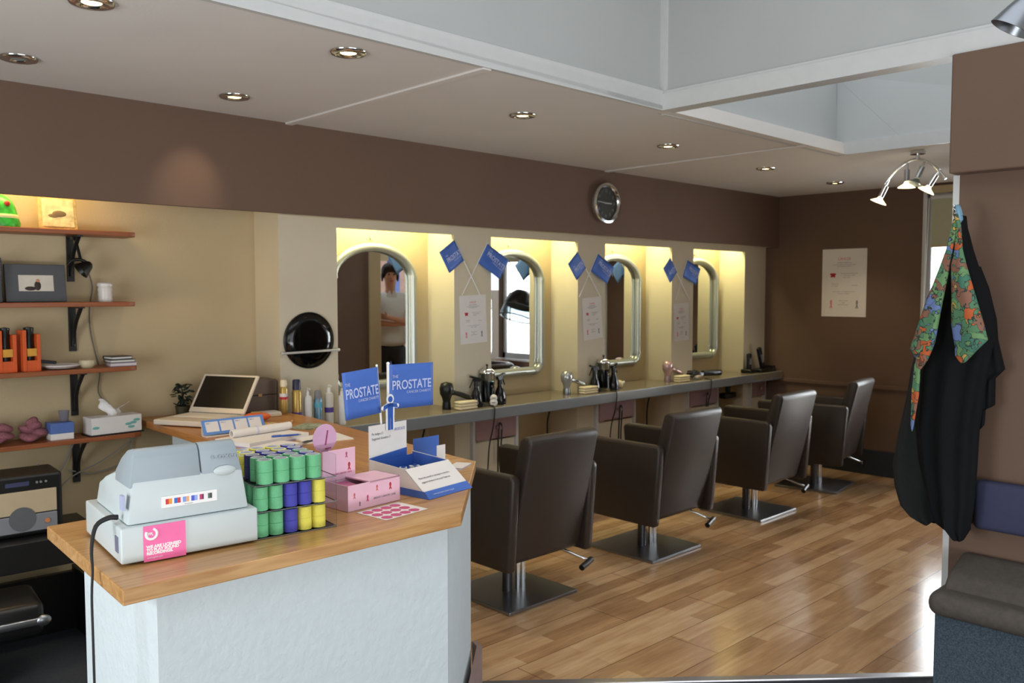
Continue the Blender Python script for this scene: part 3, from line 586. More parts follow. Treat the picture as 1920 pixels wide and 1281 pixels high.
MB().sph((0.005, -0.0025, 0.075), 0.02, (0.7, 0.08, 1.1)).sph((-0.025, -0.0025, 0.062), 0.016, (1.5, 0.08, 0.6)).build('photo_figure', mat('dark_photo_ink', (50, 36, 32), 0.5, noise=0.1), t, 60)
MB().sph((0.007, -0.003, 0.098), 0.008, (1, 0.1, 1.1)).build('photo_face', mat('skin_photo_ink', (190, 130, 100), 0.5, noise=0.05), t, 60)
t = thing('black_folder', 'black upright folder at the left end of the second shelf', 'folder', (1.0, 4.40, 1.549)); MB().box((-0.015, -0.06, 0), (0.012, 0.07, 0.20), bev=0.003).build('cover', BLACK, t); MB().box((-0.010, -0.055, 0.004), (0.007, 0.066, 0.194)).build('pages', PAPER, t)
t = thing('white_pot', 'small white ribbed pot with lid on the second shelf', 'pot', (1.462, 4.38, 1.549))
MB().lathe([(0, 0), (0.03, 0), (0.034, 0.01), (0.031, 0.022), (0.034, 0.034), (0.031, 0.046), (0.034, 0.058), (0.031, 0.07), (0.03, 0.075), (0, 0.075)], 24).build('jar', mat('white_glazed_ceramic', (216, 212, 206), 0.3, noise=0.03), t, 50)
MB().lathe([(0, 0.075), (0.036, 0.075), (0.037, 0.088), (0.03, 0.094), (0, 0.095)], 24).build('lid', _m['white_glazed_ceramic'], t, 50)
# black cable and clip lamp between top shelves
t = thing('black_clip_lamp', 'black clip-on lamp under the top shelf, right of the grey photo frame', 'lamp', (1.36, 4.36, 1.80))
MB().lathe([(0.012, 0.03), (0.022, 0.02), (0.042, -0.03), (0.038, -0.03), (0.018, 0.015), (0, 0.02)], 20, M=Matrix.Translation((0.01, 0, -0.085)) @ Matrix.Rotation(0.9, 4, 'Y')).build('lamp_shade', BLACK, t, 50)
MB().tube([(-0.07, 0, -0.075), (-0.05, 0, -0.055), (-0.02, 0, -0.05), (0.01, 0, -0.06), (0.01, 0, -0.078)], 0.008, 8).cyl((-0.02, 0.05, 0.065), (-0.01, 0, -0.055), 0.007).build('arm', BLACK, t, 50)
MB().box((-0.035, 0.03, 0.045), (-0.005, 0.07, 0.064)).build('clip', BLACK, t)
tag(MB().tube([(1.40, 4.44, 1.72), (1.43, 4.46, 1.62), (1.42, 4.475, 1.53), (1.42, 4.478, 1.42), (1.44, 4.478, 1.30), (1.46, 4.478, 1.20), (1.45, 4.478, 1.10), (1.50, 4.478, 1.02)], 0.003, 6).build('grey_cord', mat('grey_cable', (96, 92, 86), 0.6, noise=0.05), None, 60), 'thin grey cable trailing down the wall behind the shelves', 'cable')
# third shelf: orange book stands, disc, bowl, notebooks
OR = mat('orange_box_card', (214, 92, 40), 0.5, noise=0.06); 
for i, (x, lab) in enumerate(((1.02, 'orange and black product box at the left edge of the third shelf'), (1.118, 'orange and black product box, right one on the third shelf'))):
    t = thing('product_box', lab, 'box', (x, 4.37, 1.234), 0.12, group='orange product boxes on the third shelf')
    MB().box((-0.038, -0.035, 0), (-0.022, 0.035, 0.19), bev=0.002).box((0.022, -0.035, 0), (0.038, 0.035, 0.17), bev=0.002).box((-0.022, -0.033, 0), (0.022, 0.035, 0.05)).box((-0.022, 0.02, 0.05), (0.022, 0.035, 0.18)).build('carton', OR, t)
    MB().lathe([(0, 0.05), (0.018, 0.05), (0.02, 0.08), (0.016, 0.15), (0.02, 0.17), (0.022, 0.20), (0.0, 0.205)], 16).build('bottle', BLACK, t, 50)
    MB().box((-0.02, -0.036, 0.07), (0.02, -0.022, 0.105)).build('label_patch', mat('amber_label', (220, 160, 60), 0.5, noise=0.2), t)
t = thing('tilted_disc', 'white tilted plate like disc on the third shelf', 'plate', (1.26, 4.40, 1.238)); MB().lathe([(0, 0), (0.07, 0.0), (0.085, 0.012), (0.083, 0.016), (0.068, 0.006), (0, 0.006)], 28).build('dish', PAPER, t, 50); MB().box((-0.1, -0.03, 0.016), (-0.03, 0.03, 0.03), M=Matrix.Rotation(0.15, 4, 'Y'), bev=0.003).build('brush', BLACK, t)
t = thing('cream_bowl', 'small cream round bowl on the third shelf', 'bowl', (1.368, 4.37, 1.234)); MB().lathe([(0, 0), (0.026, 0), (0.036, 0.012), (0.037, 0.028), (0.033, 0.037), (0.028, 0.037), (0.03, 0.026), (0, 0.02)], 24).build('bowl_body', mat('cream_ceramic', (204, 194, 160), 0.35, noise=0.03), t, 50)
for i, (m_, w_, dz, lab) in enumerate(((mat('pale_lilac_card', (196, 180, 196), 0.5, noise=0.04), 0.062, 0.0, 'pale notebook at the bottom of the little stack on the third shelf'), (mat('grey_green_cover', (84, 92, 88), 0.5, noise=0.06), 0.058, 0.017, 'grey green notebook in the middle of the third shelf stack'), (BLACK, 0.05, 0.033, 'black notebook on top of the third shelf stack'))):
    t = thing('notebook', lab, 'notebook', (1.530 - 0.008 * i, 4.385, 1.2345 + dz), 0.1 * i - 0.1, group='notebooks stacked on the third shelf')
    MB().box((-w_, -0.05, 0), (w_, 0.05, 0.003)).box((-w_, -0.05, 0.012), (w_, 0.05, 0.0155)).box((-w_, 0.044, 0.0), (w_, 0.05, 0.0155)).build('cover', m_, t); MB().box((-w_ + 0.003, -0.047, 0.003), (w_ - 0.003, 0.044, 0.012)).build('pages', PAPER, t)
# lowest shelf: towels, blue boxes, tissue box
TW = mat('dusky_pink_towel', (150, 96, 104), 0.95, noise=0.2, nscale=120, bump=0.8, bscale=150)
for x, w_, lab in ((0.985, 0.066, 'rolled dusky pink towel at the left end of the lowest shelf'), (1.125, 0.052, 'folded dusky pink towel heap, right one on the lowest shelf')):
    t = thing('folded_towel', lab, 'towel', (x, 4.385, 0.905), group='pink towels on the lowest shelf')
    random.seed(int(x * 100))
    tb_ = MB()
    for k in range(5):
        q = Matrix.Translation((random.uniform(-0.02, 0.02) + (k % 2 - 0.5) * w_ * 0.5, 0.01 * (k % 3), 0.022 + 0.017 * k)) @ Euler((random.uniform(-0.2, 0.2), random.uniform(-0.25, 0.25), random.uniform(-0.3, 0.3))).to_matrix().to_4x4()
        tb_.sph((0, 0, 0), 0.022, (w_ / 0.022 * (0.85 - 0.08 * k), 2.4 - 0.3 * k, 0.95), n=20, M=q)
    for v in tb_.bm.verts: v.co += Vector((0.003 * math.sin(60 * v.co.z + 30 * v.co.y), 0, 0.003 * math.sin(90 * v.co.x)))
    tb_.build('towel_folds', TW, t, 70)
t = thing('blue_white_box', 'small blue and white carton on the lowest shelf', 'box', (1.238, 4.37, 0.905)); MB().box((-0.05, -0.04, 0), (0.05, 0.04, 0.03), bev=0.002).build('white_base', PAPER, t); MB().box((-0.051, -0.041, 0.03), (0.051, 0.041, 0.08), bev=0.002).build('blue_lid', mat('cornflower_card', (84, 112, 176), 0.5, noise=0.04), t)
t = thing('clear_tumbler', 'clear plastic cup on the blue carton on the lowest shelf', 'cup', (1.262, 4.385, 0.986)); MB().lathe([(0, 0), (0.018, 0), (0.024, 0.05), (0.0225, 0.05), (0.0165, 0.002), (0, 0.002)], 20).build('cup', mat('lilac_clear_plastic', (206, 206, 226), 0.1, trans=0.8, ior=1.2), t, 50)
t = thing('tissue_box', 'white tissue box with a green leaf motif on the lowest shelf', 'tissue box', (1.478, 4.372, 0.905), 0.06)
MB().box((-0.12, -0.052, 0.006), (0.12, 0.052, 0.088), bev=0.002).build('carton', PAPER, t)
MB().box((-0.128, -0.058, 0), (0.128, 0.058, 0.006)).build('tray', BLACK, t)
for dx, dz, a in ((0.055, 0.045, 0.6), (0.078, 0.05, -0.5), (0.095, 0.062, 0.4), (-0.10, 0.04, 1.0), (0.068, 0.03, 0.1)): MB().sph((dx, -0.0525, dz), 0.013, (1.3, 0.06, 0.5)).build('leaf_motif', mat('teal_leaf_ink', (110, 176, 168), 0.5, noise=0.04), t, 60)
random.seed(3)
f = lambda u, v: Vector(((u - 0.5) * (0.05 + 0.09 * v) + 0.012 * math.sin(9 * v + 6 * u), 0.02 * math.sin(7 * u + 3 * v) * (0.3 + v), 0.082 + 0.085 * v * (0.75 + 0.35 * math.sin(5.5 * u + 1))))
MB().grid(f, 14, 8).build('tissue', mat('white_tissue', (236, 234, 232), 0.9, noise=0.02), t, 70, solid=0.0015)

# stereo and low black cabinet at the left
t = thing('black_low_cabinet', 'black low unit under the shelves at the left', 'cabinet', (0.93, 4.17, 0), -0.04)
MB().box((-0.36, -0.2, 0.42), (0.36, 0.2, 0.545), bev=0.004).box((-0.36, -0.2, 0), (-0.33, 0.2, 0.3)).box((0.33, -0.2, 0), (0.36, 0.2, 0.3)).build('carcass', BLACK, t); MB().box((-0.33, 0.15, 0.0), (0.33, 0.18, 0.28)).build('back_panel', BLACK, t)
t = thing('music_stereo', 'compact black stereo with cream and silver front panels', 'stereo', (1.01, 4.17, 0.546), -0.06)
MB().box((-0.15, -0.10, 0), (0.15, 0.12, 0.265), bev=0.012).build('case', BLACK, t)
MB().box((-0.135, -0.108, 0.098), (0.125, -0.098, 0.198), bev=0.003).build('cream_door', mat('champagne_panel', (186, 168, 138), 0.35, noise=0.03), t)
sp_ = MB().box((-0.135, -0.110, 0.02), (0.125, -0.098, 0.094), bev=0.003).build('silver_panel', mat('silver_grey_panel', (140, 142, 148), 0.35, 0.3), t)
MB().cyl((-0.01, -0.112, 0.078), (-0.01, -0.108, 0.078), 0.052, n=32).build('round_dial', mat('dark_silver', (104, 106, 110), 0.4, 0.3), sp_, 40)
MB().box((-0.07, -0.104, 0.22), (0.02, -0.098, 0.238)).build('display', mat('dim_blue_display', (64, 66, 96), 0.3, noise=0.05), t)
for dx in (0.05, 0.065, 0.085): MB().cyl((dx, -0.106, 0.23), (dx, -0.098, 0.23), 0.005, n=10).build('button', GREY, t)
MB().cyl((0.085, -0.116, 0.06), (0.085, -0.108, 0.06), 0.010, n=14).build('orange_badge', mat('orange_badge_ink', (200, 130, 80), 0.5, noise=0.1), t)
t = thing('black_case', 'black case with a silver front edge standing low at the left', 'case', (0.70, 3.80, 0.262), -0.1)
MB().box((-0.27, -0.15, 0), (0.27, 0.15, 0.13), bev=0.03, seg=3).box((-0.22, 0.02, -0.256), (0.10, 0.14, 0.01)).build('case', BLACK, t, 50); MB().box((-0.275, -0.165, 0.045), (0.275, -0.148, 0.075), bev=0.006).sph((0.262, -0.158, 0.06), 0.022, (1.3, 0.6, 1)).build('silver_edge', STEEL, t, 50)
for pts, lab in (([(1.62, 4.46, 0.86), (1.45, 4.45, 0.76), (1.30, 4.44, 0.70), (1.18, 4.42, 0.60), (1.15, 4.32, 0.72), (1.11, 4.26, 0.822)], 'pale cable looping below the lowest shelf toward the stereo'), ([(1.34, 4.48, 0.88), (1.28, 4.47, 0.76), (1.22, 4.45, 0.66), (1.20, 4.45, 0.5)], 'thin dark cable hanging below the lowest shelf'), ([(1.60, 4.47, 0.88), (1.58, 4.47, 0.75), (1.42, 4.47, 0.70), (1.30, 4.47, 0.73)], 'thin grey cable sagging on the wall under the laptop')):
    tag(MB().tube(pts, 0.0035, 6).build('power_cord', mat('pale_cable', (150, 148, 144), 0.6, noise=0.03), None, 60), lab, 'cable')

# ================================================================ ON THE RECEPTION COUNTER
TZ = CZ + 0.0005
# cash register, front-left foot at the origin
cr = thing('cash_register', 'pale grey electronic cash register with blue grey lid at the left end of the counter', 'cash register', (0.708, 2.062, TZ), -0.097)
MB().box((0, 0, 0.006), (0.332, 0.36, 0.092), bev=0.005, seg=3).build('cash_drawer', REGW, cr, 40)
for fx in (0.03, 0.30):
    for fy in (0.03, 0.33): MB().cyl((fx, fy, 0), (fx, fy, 0.008), 0.012).build('rubber_foot', BLACK, cr)
YZ = Matrix(((0, 0, 1, 0), (1, 0, 0, 0), (0, 1, 0, 0), (0, 0, 0, 1)))
bd_ = MB().prism([(0.014, 0.0925), (0.020, 0.194), (0.06, 0.21), (0.16, 0.205), (0.25, 0.165), (0.315, 0.150), (0.322, 0.0925)], 0.018, 0.314, M=YZ, bev=0.007)
for v in bd_.bm.verts: v.co.x = 0.166 + (v.co.x - 0.166) * (1 - 0.9 * (v.co.z - 0.0925))
bd_.build('body', REGW, cr, 40)
lidp = [(0.020, 0.180), (0.030, 0.252), (0.038, 0.266), (0.052, 0.270), (0.09, 0.262), (0.13, 0.238), (0.160, 0.205), (0.150, 0.180)]
for a, b, nm in ((0.028, 0.196, 'printer_lid'), (0.198, 0.300, 'display_lid')):
    l_ = MB().prism(lidp, a, b, M=YZ, bev=0.004)
    for v in l_.bm.verts: v.co.x = 0.166 + (v.co.x - 0.166) * (1.02 - 1.4 * (v.co.z - 0.18))
    lo_ = l_.build(nm, REGG, cr, 40)
MB().sph((0.255, 0.020, 0.196), 0.026, (1.1, 0.25, 0.5)).build('lid_button', REGW, cr, 60)
lettering('lettering', 'e.oxend', 0.020, frame((0.222, 0.0235, 0.228), (1, 0, -0.03), (0, 0.14, 1)), mat('embossed_grey', (150, 160, 168), 0.5, noise=0.02), cr, 1.3)
ss = MB().box((0.098, 0.0135, 0.124), (0.232, 0.0165, 0.152)).build('card_sticker', WHT, cr)
for k, (c1, c2) in enumerate((((206, 50, 40), (230, 150, 50)), ((50, 110, 200), (200, 50, 70)), ((120, 160, 220), (230, 170, 120)), ((70, 90, 200), (150, 170, 230)), ((190, 50, 110), (120, 40, 90)), ((80, 100, 90), (60, 60, 60)))):
    x = 0.107 + k * 0.0205; w2 = 0.0075 if k < 4 else 0.005
    MB().box((x, 0.0128, 0.132), (x + w2, 0.0136, 0.145)).build('card_logo', mat('logo_ink_%d' % (2 * k), c1, 0.5, noise=0.02), ss)
    MB().box((x + w2, 0.0128, 0.132), (x + 2 * w2, 0.0136, 0.145)).build('card_logo', mat('logo_ink_%d' % (2 * k + 1), c2, 0.5, noise=0.02), ss)
MB().box((0.152, 0.0128, 0.1265), (0.172, 0.0136, 0.1275)).build('card_caption', GREY, ss)
pk = MB().box((0.050, -0.0028, 0.004), (0.148, -0.0006, 0.090)).build('music_licence_sticker', HOTP, cr)
for i, (tx_, z_) in enumerate((('WE ARE LICENSED', 0.036), ('TO PLAY SOUND', 0.028), ('RECORDINGS.', 0.020))):
    lettering('lettering', tx_, 0.0095, frame((0.056, -0.0031, z_), (1, 0, 0), (0, 0, 1)), WHT, pk, (1.02, 1.02, 1.0)[i], bold=0.0005)
lettering('lettering', 'www.ppluk.com', 0.0055, frame((0.057, -0.0031, 0.011), (1, 0, 0), (0, 0, 1)), WHT, pk)
MB().tube([(0.068 + 0.0125 * math.cos(a), -0.0034, 0.070 + 0.0125 * math.sin(a)) for a in [2.6 + k * 4.9 / 16 for k in range(17)]], 0.0032, 8).build('swirl_logo', WHT, pk, 60)
lettering('lettering', 'PPL', 0.010, frame((0.0595, -0.0034, 0.067), (1, 0, 0), (0, 0, 1)), WHT, pk, 0.85, bold=0.0003)
MB().box((0.009, 0.018, 0.13), (0.0165, 0.042, 0.165)).build('side_label', mat('lavender_label', (176, 184, 214), 0.5, noise=0.03), cr)
MB().box((-0.002, 0.022, 0.03), (0.0004, 0.048, 0.068)).build('side_label', mat('slate_label', (120, 124, 150), 0.5, noise=0.1), cr)
tag(MB().tube([(0.722, 2.12, 1.058), (0.700, 2.12, 1.060), (0.672, 2.12, 1.045), (0.655, 2.10, 1.00), (0.648, 2.075, 0.955), (0.640, 2.06, 0.90), (0.637, 2.05, 0.80), (0.634, 2.04, 0.6), (0.63, 2.03, 0.3), (0.64, 2.02, 0.02)], 0.0045, 8, radii=[0.0065, 0.0065, 0.0055, 0.004, 0.003, 0.003, 0.003, 0.003, 0.003, 0.003]).build('register_power_cable', MBLACK, None, 60), 'black mains cable hanging from the cash register over the counter edge', 'cable')

# hair rollers: three clear packs stacked beside the register
rcol = {'green': mat('mint_roller', (112, 190, 140), 0.85, bump=0.35, bscale=500, noise=0.06), 'blue': mat('royal_blue_roller', (74, 76, 176), 0.85, bump=0.35, bscale=500, noise=0.06),
        'yellow': mat('lemon_roller', (228, 220, 96), 0.85, bump=0.35, bscale=500, noise=0.05), 'navy': mat('navy_roller', (56, 54, 104), 0.85, bump=0.35, bscale=500, noise=0.05)}
RIN = mat('roller_core', (206, 208, 214), 0.6, noise=0.03)
ro, ra = Vector((1.068, 2.072, 0)), -0.125
rproto = {}
def roller(colr, p, lab, grp, r):
    if (colr, r) not in rproto:
        t = thing('hair_roller', lab, 'hair roller', p, group=grp)
        MB().lathe([(r - 0.003, 0.0), (r, 0.001), (r, 0.031), (r - 0.0012, 0.032), (r, 0.033), (r, 0.063), (r - 0.003, 0.064)], 20).build('sleeve', rcol[colr], t, 40)
        MB().lathe([(r - 0.0035, 0.0), (r - 0.0032, 0.064), (r - 0.006, 0.064), (r - 0.0065, 0.001)], 20, closed=True).build('core', RIN, t, 40)
        rproto[(colr, r)] = t
    else:
        t = copy_tree(rproto[(colr, r)]); t.location = p; t['label'] = lab; t['group'] = grp
    return t
def rp(u, v, tier, off=(0, 0)):
    R = Matrix.Rotation(ra, 3, 'Z'); q = R @ Vector((u + off[0], v + off[1], 0)); return (ro.x + q.x, ro.y + q.y, TZ + 0.0025 + tier * 0.0695)
ords = ['first', 'second', 'third', 'fourth', 'fifth']
tiers = {0: ('bottom', [['green', 'green', 'blue', 'yellow', 'yellow'], ['green', 'blue', 'green', 'blue', 'yellow'], ['green', None, None, None, None]]),
         1: ('middle', [['green', 'green', 'blue', 'blue', 'yellow'], ['green', 'green', 'blue', 'yellow', 'green'], ['green', None, None, None, 'blue'], ['green', None, None, None, None]]),
         2: ('top', [['green', 'green', 'green', 'green'], ['green', 'green', 'green', 'blue'], ['navy', 'blue', 'blue', 'green'], ['yellow', 'blue', 'yellow', 'blue'], ['yellow', 'yellow', 'yellow', 'blue']])}
for tr_, (tn, rows) in tiers.items():
    for j, row in enumerate(rows):
        n_ = len(row); pitch = 0.0405 if n_ == 5 else 0.0455; r = 0.0195 if n_ == 5 else 0.0218
        for i, cc in enumerate(row):
            if cc is None: continue
            lab = '%s hair roller, %s pack, %s from left, %s row back' % (cc, tn, ords[i], ords[j])
            roller(cc, rp(0.0 + i * pitch + (0.012 if n_ == 4 else 0), j * (0.0405 if n_ == 5 else 0.044), tr_), lab, 'velcro hair rollers in the %s clear pack' % tn, r)
R4 = Matrix.Rotation(ra, 4, 'Z')
for tr_, tn in ((0, 'lowest of the stack'), (1, 'middle of the stack'), (2, 'top of the stack')):
    x0, x1, y0, y1 = -0.024, 0.205, -0.024, 0.205; h = 0.0685
    t = thing('clear_roller_pack', 'clear plastic pack holding hair rollers, ' + tn, 'packaging', (ro.x, ro.y, TZ + tr_ * 0.0695), ra, 'clear packs of hair rollers')
    MB().box((x0, y0, 0), (x1, y1, 0.0006)).box((x1, y0, 0), (x1 + 0.0006, y1, h - 0.006)).box((x0, y1, 0), (x1, y1 + 0.0006, h - 0.006)).build('tray', CLEAR, t)
    MB().tube([(x0, y0, 0.0015), (x1, y0, 0.0015), (x1, y1, 0.0015), (x0, y1, 0.0015)], 0.0013, 6, closed=True).build('rim', mat('grey_clear_edge', (150, 160, 156), 0.15, trans=0.5, ior=1.3), t)
# lilac donation disc, pink ribbon box
pb = thing('pink_ribbon_box', 'pale pink open charity box with rose ribbons printed on it', 'box', (1.371, 2.124, TZ), 0.10)
MB().box((0, 0, 0), (0.205, 0.002, 0.078)).box((0, 0, 0), (0.002, 0.12, 0.078)).box((0.203, 0, 0), (0.205, 0.12, 0.078)).box((0, 0.118, 0), (0.205, 0.12, 0.078)).box((0, 0, 0), (0.205, 0.12, 0.002)).box((0.085, 0.0, 0.074), (0.205, 0.12, 0.078)).build('carton', PINKB, pb)
MB().box((0.0, 0.117, 0.07), (0.125, 0.121, 0.165), bev=0.0015).build('header_card', PINKB, pb)
MB().box((0.004, 0.05, 0.05), (0.08, 0.112, 0.056), M=Matrix.Rotation(0.1, 4, 'X')).build('leaflet', mat('dark_rose_card', (176, 96, 130), 0.6, noise=0.15), pb)
MB().box((0.01, 0.01, 0.058), (0.075, 0.05, 0.062), M=Matrix.Rotation(-0.12, 4, 'X')).build('leaflet', mat('dark_bead_card', (96, 72, 66), 0.6, noise=0.4, nscale=80), pb)
def mini_ribbon(parent, x, y, z, s, m):
    MB().tube([(x - 0.4 * s, y, z - s), (x + 0.22 * s, y, z + 0.3 * s), (x + 0.15 * s, y, z + 0.8 * s), (x, y, z + s), (x - 0.15 * s, y, z + 0.8 * s), (x - 0.22 * s, y, z + 0.3 * s), (x + 0.4 * s, y, z - s)], 0.16 * s, 6).build('ribbon_print', m, parent, 60)
for x, z, s, m_ in ((0.025, 0.045, 0.008, SALM), (0.075, 0.03, 0.009, PINKI), (0.112, 0.055, 0.008, SALM), (0.165, 0.052, 0.010, REDI), (0.045, 0.018, 0.006, GREY)): mini_ribbon(pb, x, -0.0008, z, s, m_)
for x, z, s, m_ in ((0.09, 0.145, 0.008, PINKI), (0.10, 0.108, 0.011, REDI)): mini_ribbon(pb, x, 0.1162, z, s, m_)
lettering('lettering', 'BREAST CANCER CARE', 0.0085, frame((0.098, -0.0006, 0.022), (1, 0, 0), (0, 0, 1)), GREY, pb)
lettering('lettering', 'breast cancer care', 0.010, frame((0.035, 0.1166, 0.088), (1, 0, 0), (0, 0, 1)), PINKI, pb)
dd = thing('donation_disc', 'round lilac pink card disc with a rose slot line, behind the roller packs', 'card', (1.412, 2.312, TZ), 0.10)
MB().cyl((0, 0, 0.192), (0, 0.002, 0.192), 0.045, n=40).build('disc', LPINK, dd, 40); MB().box((-0.012, 0, 0), (0.012, 0.002, 0.16)).build('support_strip', LPINK, dd)
MB().box((-0.0025, -0.0012, 0.172), (0.0025, 0, 0.218), M=Matrix.Translation((0, 0, 0.19)) @ Matrix.Rotation(0.2, 4, 'Y') @ Matrix.Translation((0.005, 0, -0.19))).box((0.0, -0.0012, 0.158), (0.022, 0, 0.162), M=Matrix.Rotation(0.0, 4, 'Y')).build('slot_mark', mat('plum_ink', (150, 70, 110), 0.6, noise=0.03), dd)
st = thing('sticker_sheet', 'white sheet of twelve rose circular stickers flat on the counter front', 'stickers', (1.476, 2.055, TZ), 0.12)
MB().box((-0.082, -0.07, 0), (0.085, 0.06, 0.0008)).build('sheet', PAPER, st)
for i in range(4):
    for j in range(3): MB().cyl((-0.06 + i * 0.036, -0.048 + j * 0.041, 0.0008), (-0.06 + i * 0.036, -0.048 + j * 0.041, 0.0013), 0.0165, n=24).build('round_sticker', PINKI, st)

# blue and white leaflet dispenser
lx = thing('leaflet_dispenser', 'open blue and white cardboard charity leaflet dispenser on the right end of the counter', 'display box', (1.640, 2.080, TZ), 0.157)
W_ = 0.208
MB().prism([(0, 0), (0.27, 0), (0.27, 0.095), (0.105, 0.082)], 0, 0.002, M=YZ).build('side_wall', PAPER, lx)
MB().prism([(0.06, 0.0), (0.27, 0), (0.27, 0.095), (0.105, 0.082)], W_ - 0.002, W_, M=YZ).build('side_wall', PAPER, lx)
MB().prism([(0.01, 0.004), (0.268, 0.004), (0.268, 0.093), (0.107, 0.080)], W_ - 0.0035, W_ - 0.0021, M=YZ).build('inner_side', BLUE, lx)
MB().box((0, 0, 0), (W_, 0.27, 0.002)).build('bottom', BLUE, lx)
MB().prism([(-0.001, 0.0), (0.27, 0.0), (0.27, 0.026), (0.018, 0.022)], -0.0012, -0.0001, M=YZ).build('blue_side_band', BLUE, lx)
MB().prism([(0, 0), (0.105, 0.082), (0.107, 0.082), (0.004, 0)], 0, W_, M=YZ).build('sloping_front', PAPER, lx)
FS = frame((0, -0.0006, 0.0004), (1, 0, 0), (0, 0.105, 0.082))
MB().box((0, 0, 0), (W_, 0.032, 0.0009), M=FS).build('blue_front_band', BLUE, lx)
for i, tx_ in enumerate(('Please help yourself to a pin badge in return for a', 'suggested donation of one pound. Thank you.')):
    lettering('lettering', tx_, 0.0085, frame((0.022, -0.0014 + 0.105 * (0.62 - i * 0.13), 0.0008 + 0.082 * (0.62 - i * 0.13)), (1, 0, 0), (0, 0.105, 0.082)), GREY, lx, 0.86)
lettering('lettering', 'www.prostate-cancer.org.uk', 0.0085, frame((0.03, -0.0016 + 0.105 * 0.09, 0.0022 + 0.082 * 0.09), (1, 0, 0), (0, 0.105, 0.082)), LILAC, lx)
MB().box((0.0, 0.268, 0), (0.176, 0.2705, 0.205)).build('header_board', PAPER, lx)
MB().prism([(0, 0.06), (0.176, 0.075), (0.176, 0.112), (0, 0.098)], 0, 0.0006, M=Matrix.Translation((0, 0.2676, 0)) @ Matrix.Rotation(PI / 2, 4, 'X')).build('blue_back_band', BLUED, lx)
MB().box((0.002, 0.264, 0.002), (0.205, 0.2665, 0.085)).build('blue_back_panel', BLUED, lx)
for i, tx_ in enumerate(('Pin badges £1', 'Suggested donation £1')): lettering('lettering', tx_, 0.012, frame((0.012, 0.2674, 0.172 - 0.016 * i), (1, 0, 0), (0, 0, 1)), GREY, lx, 0.8)
lettering('lettering', 'PROSTATE', 0.014, frame((0.115, 0.2674, 0.176), (1, 0, 0), (0, 0, 1)), mat('slate_blue_ink', (120, 130, 176), 0.6, noise=0.02), lx, 0.8)
# cut-out figure
cut = lambda s: MB().cyl((0, 0, 0.092), (0, -0.001, 0.092), 0.0115 * s, n=20).prism([(-0.013 * s, 0.03), (0.013 * s, 0.03), (0.014 * s, 0.078), (-0.014 * s, 0.078)], -0.0005, 0.0005, M=Matrix.Rotation(PI / 2, 4, 'X')).prism([(-0.013 * s, -0.012), (-0.002, -0.012), (-0.001, 0.032), (-0.013 * s, 0.032)], -0.0005, 0.0005, M=Matrix.Rotation(PI / 2, 4, 'X')).prism([(0.002, -0.012), (0.013 * s, -0.012), (0.013 * s, 0.032), (0.001, 0.032)], -0.0005, 0.0005, M=Matrix.Rotation(PI / 2, 4, 'X')).prism([(-0.034, 0.058 - 0.003 * s), (-0.030, 0.071 + 0.002 * s), (0.0, 0.079), (0.030, 0.073 + 0.002 * s), (0.036, 0.062 - 0.003 * s), (0.0, 0.068)], -0.0005, 0.0005, M=Matrix.Rotation(PI / 2, 4, 'X'))
fg = MB(); [fg.sph((x, 0, z), 0.007, (1, 0.2, 1), n=12) for x, z in ((-0.034, 0.064), (0.036, 0.067))]
o_ = cut(1.5).build('figure_outline', WHT, lx); o_.location = (0.092, 0.262, 0.195)
o_ = cut(0.9).build('figure', BLUED, lx); o_.location = (0.092, 0.2605, 0.195)
o_ = fg.build('figure_hand', WHT, lx, 60); o_.location = (0.092, 0.262, 0.195)
for k, (x, y, a, m_) in enumerate(((0.05, 0.20, 0.3, PAPER), (0.085, 0.17, -0.4, BLUED), (0.10, 0.21, 0.8, PAPER), (0.13, 0.18, 0.1, LILAC), (0.155, 0.21, -0.6, PAPER), (0.12, 0.14, 0.5, PAPER), (0.165, 0.16, 0.9, BLUED), (0.06, 0.15, -0.2, LILAC))):
    o = thing('pin_badge_packet', 'small %s badge packet in the leaflet dispenser, %s' % (('white', 'blue', 'white', 'pale blue', 'white', 'white', 'blue', 'pale blue')[k], ('at the back left', 'left of centre', 'back centre', 'right of centre', 'back right', 'front centre', 'front right', 'front left')[k]), 'packet', (lx.matrix_basis @ Vector((x, y, 0.0032 + 0.05))) , 0.157 + a, 'badge packets in the dispenser')
    MB().box((-0.018, -0.013, -0.05), (0.018, 0.013, 0.002 + 0.002 * (k % 3)), bev=0.001).build('bag', m_, o); MB().cyl((0, 0, 0.006), (0, 0, 0.009), 0.007, n=16).build('pin_badge', BLUED, o)
for x, y, w2, h2, m_, lab in ((1.935, 2.47, 0.062, 0.115, BLUE, 'blue leaflet card standing behind the dispenser'), (1.895, 2.335, 0.020, 0.108, PAPER, 'small white card standing at the dispenser right corner')):
    t = thing('leaflet_card', lab, 'card', (x, y, TZ), 0.05); MB().box((-w2, 0, 0), (w2, 0.0015, h2)).build('front_sheet', m_, t); MB().box((-w2, 0.0015, 0), (w2, 0.03, 0.003)).prism([(0.0015, 0), (0.03, 0.0), (0.0015, h2 * 0.6)], -0.003, 0.003, M=YZ).build('stand_flap', PAPER, t)
t = thing('leaflet_pile', 'small pile of printed leaflets at the oak counter corner', 'leaflets', (2.03, 2.40, TZ), 0.5)
for k in range(3): MB().box((-0.05 + 0.004 * k, -0.03, 0.002 * k), (0.05 + 0.004 * k, 0.03, 0.002 * k + 0.0018)).build('leaflet', (PAPER, mat('muted_print_paper', (140, 130, 150), 0.6, noise=0.3, nscale=90), PAPER)[k], t)
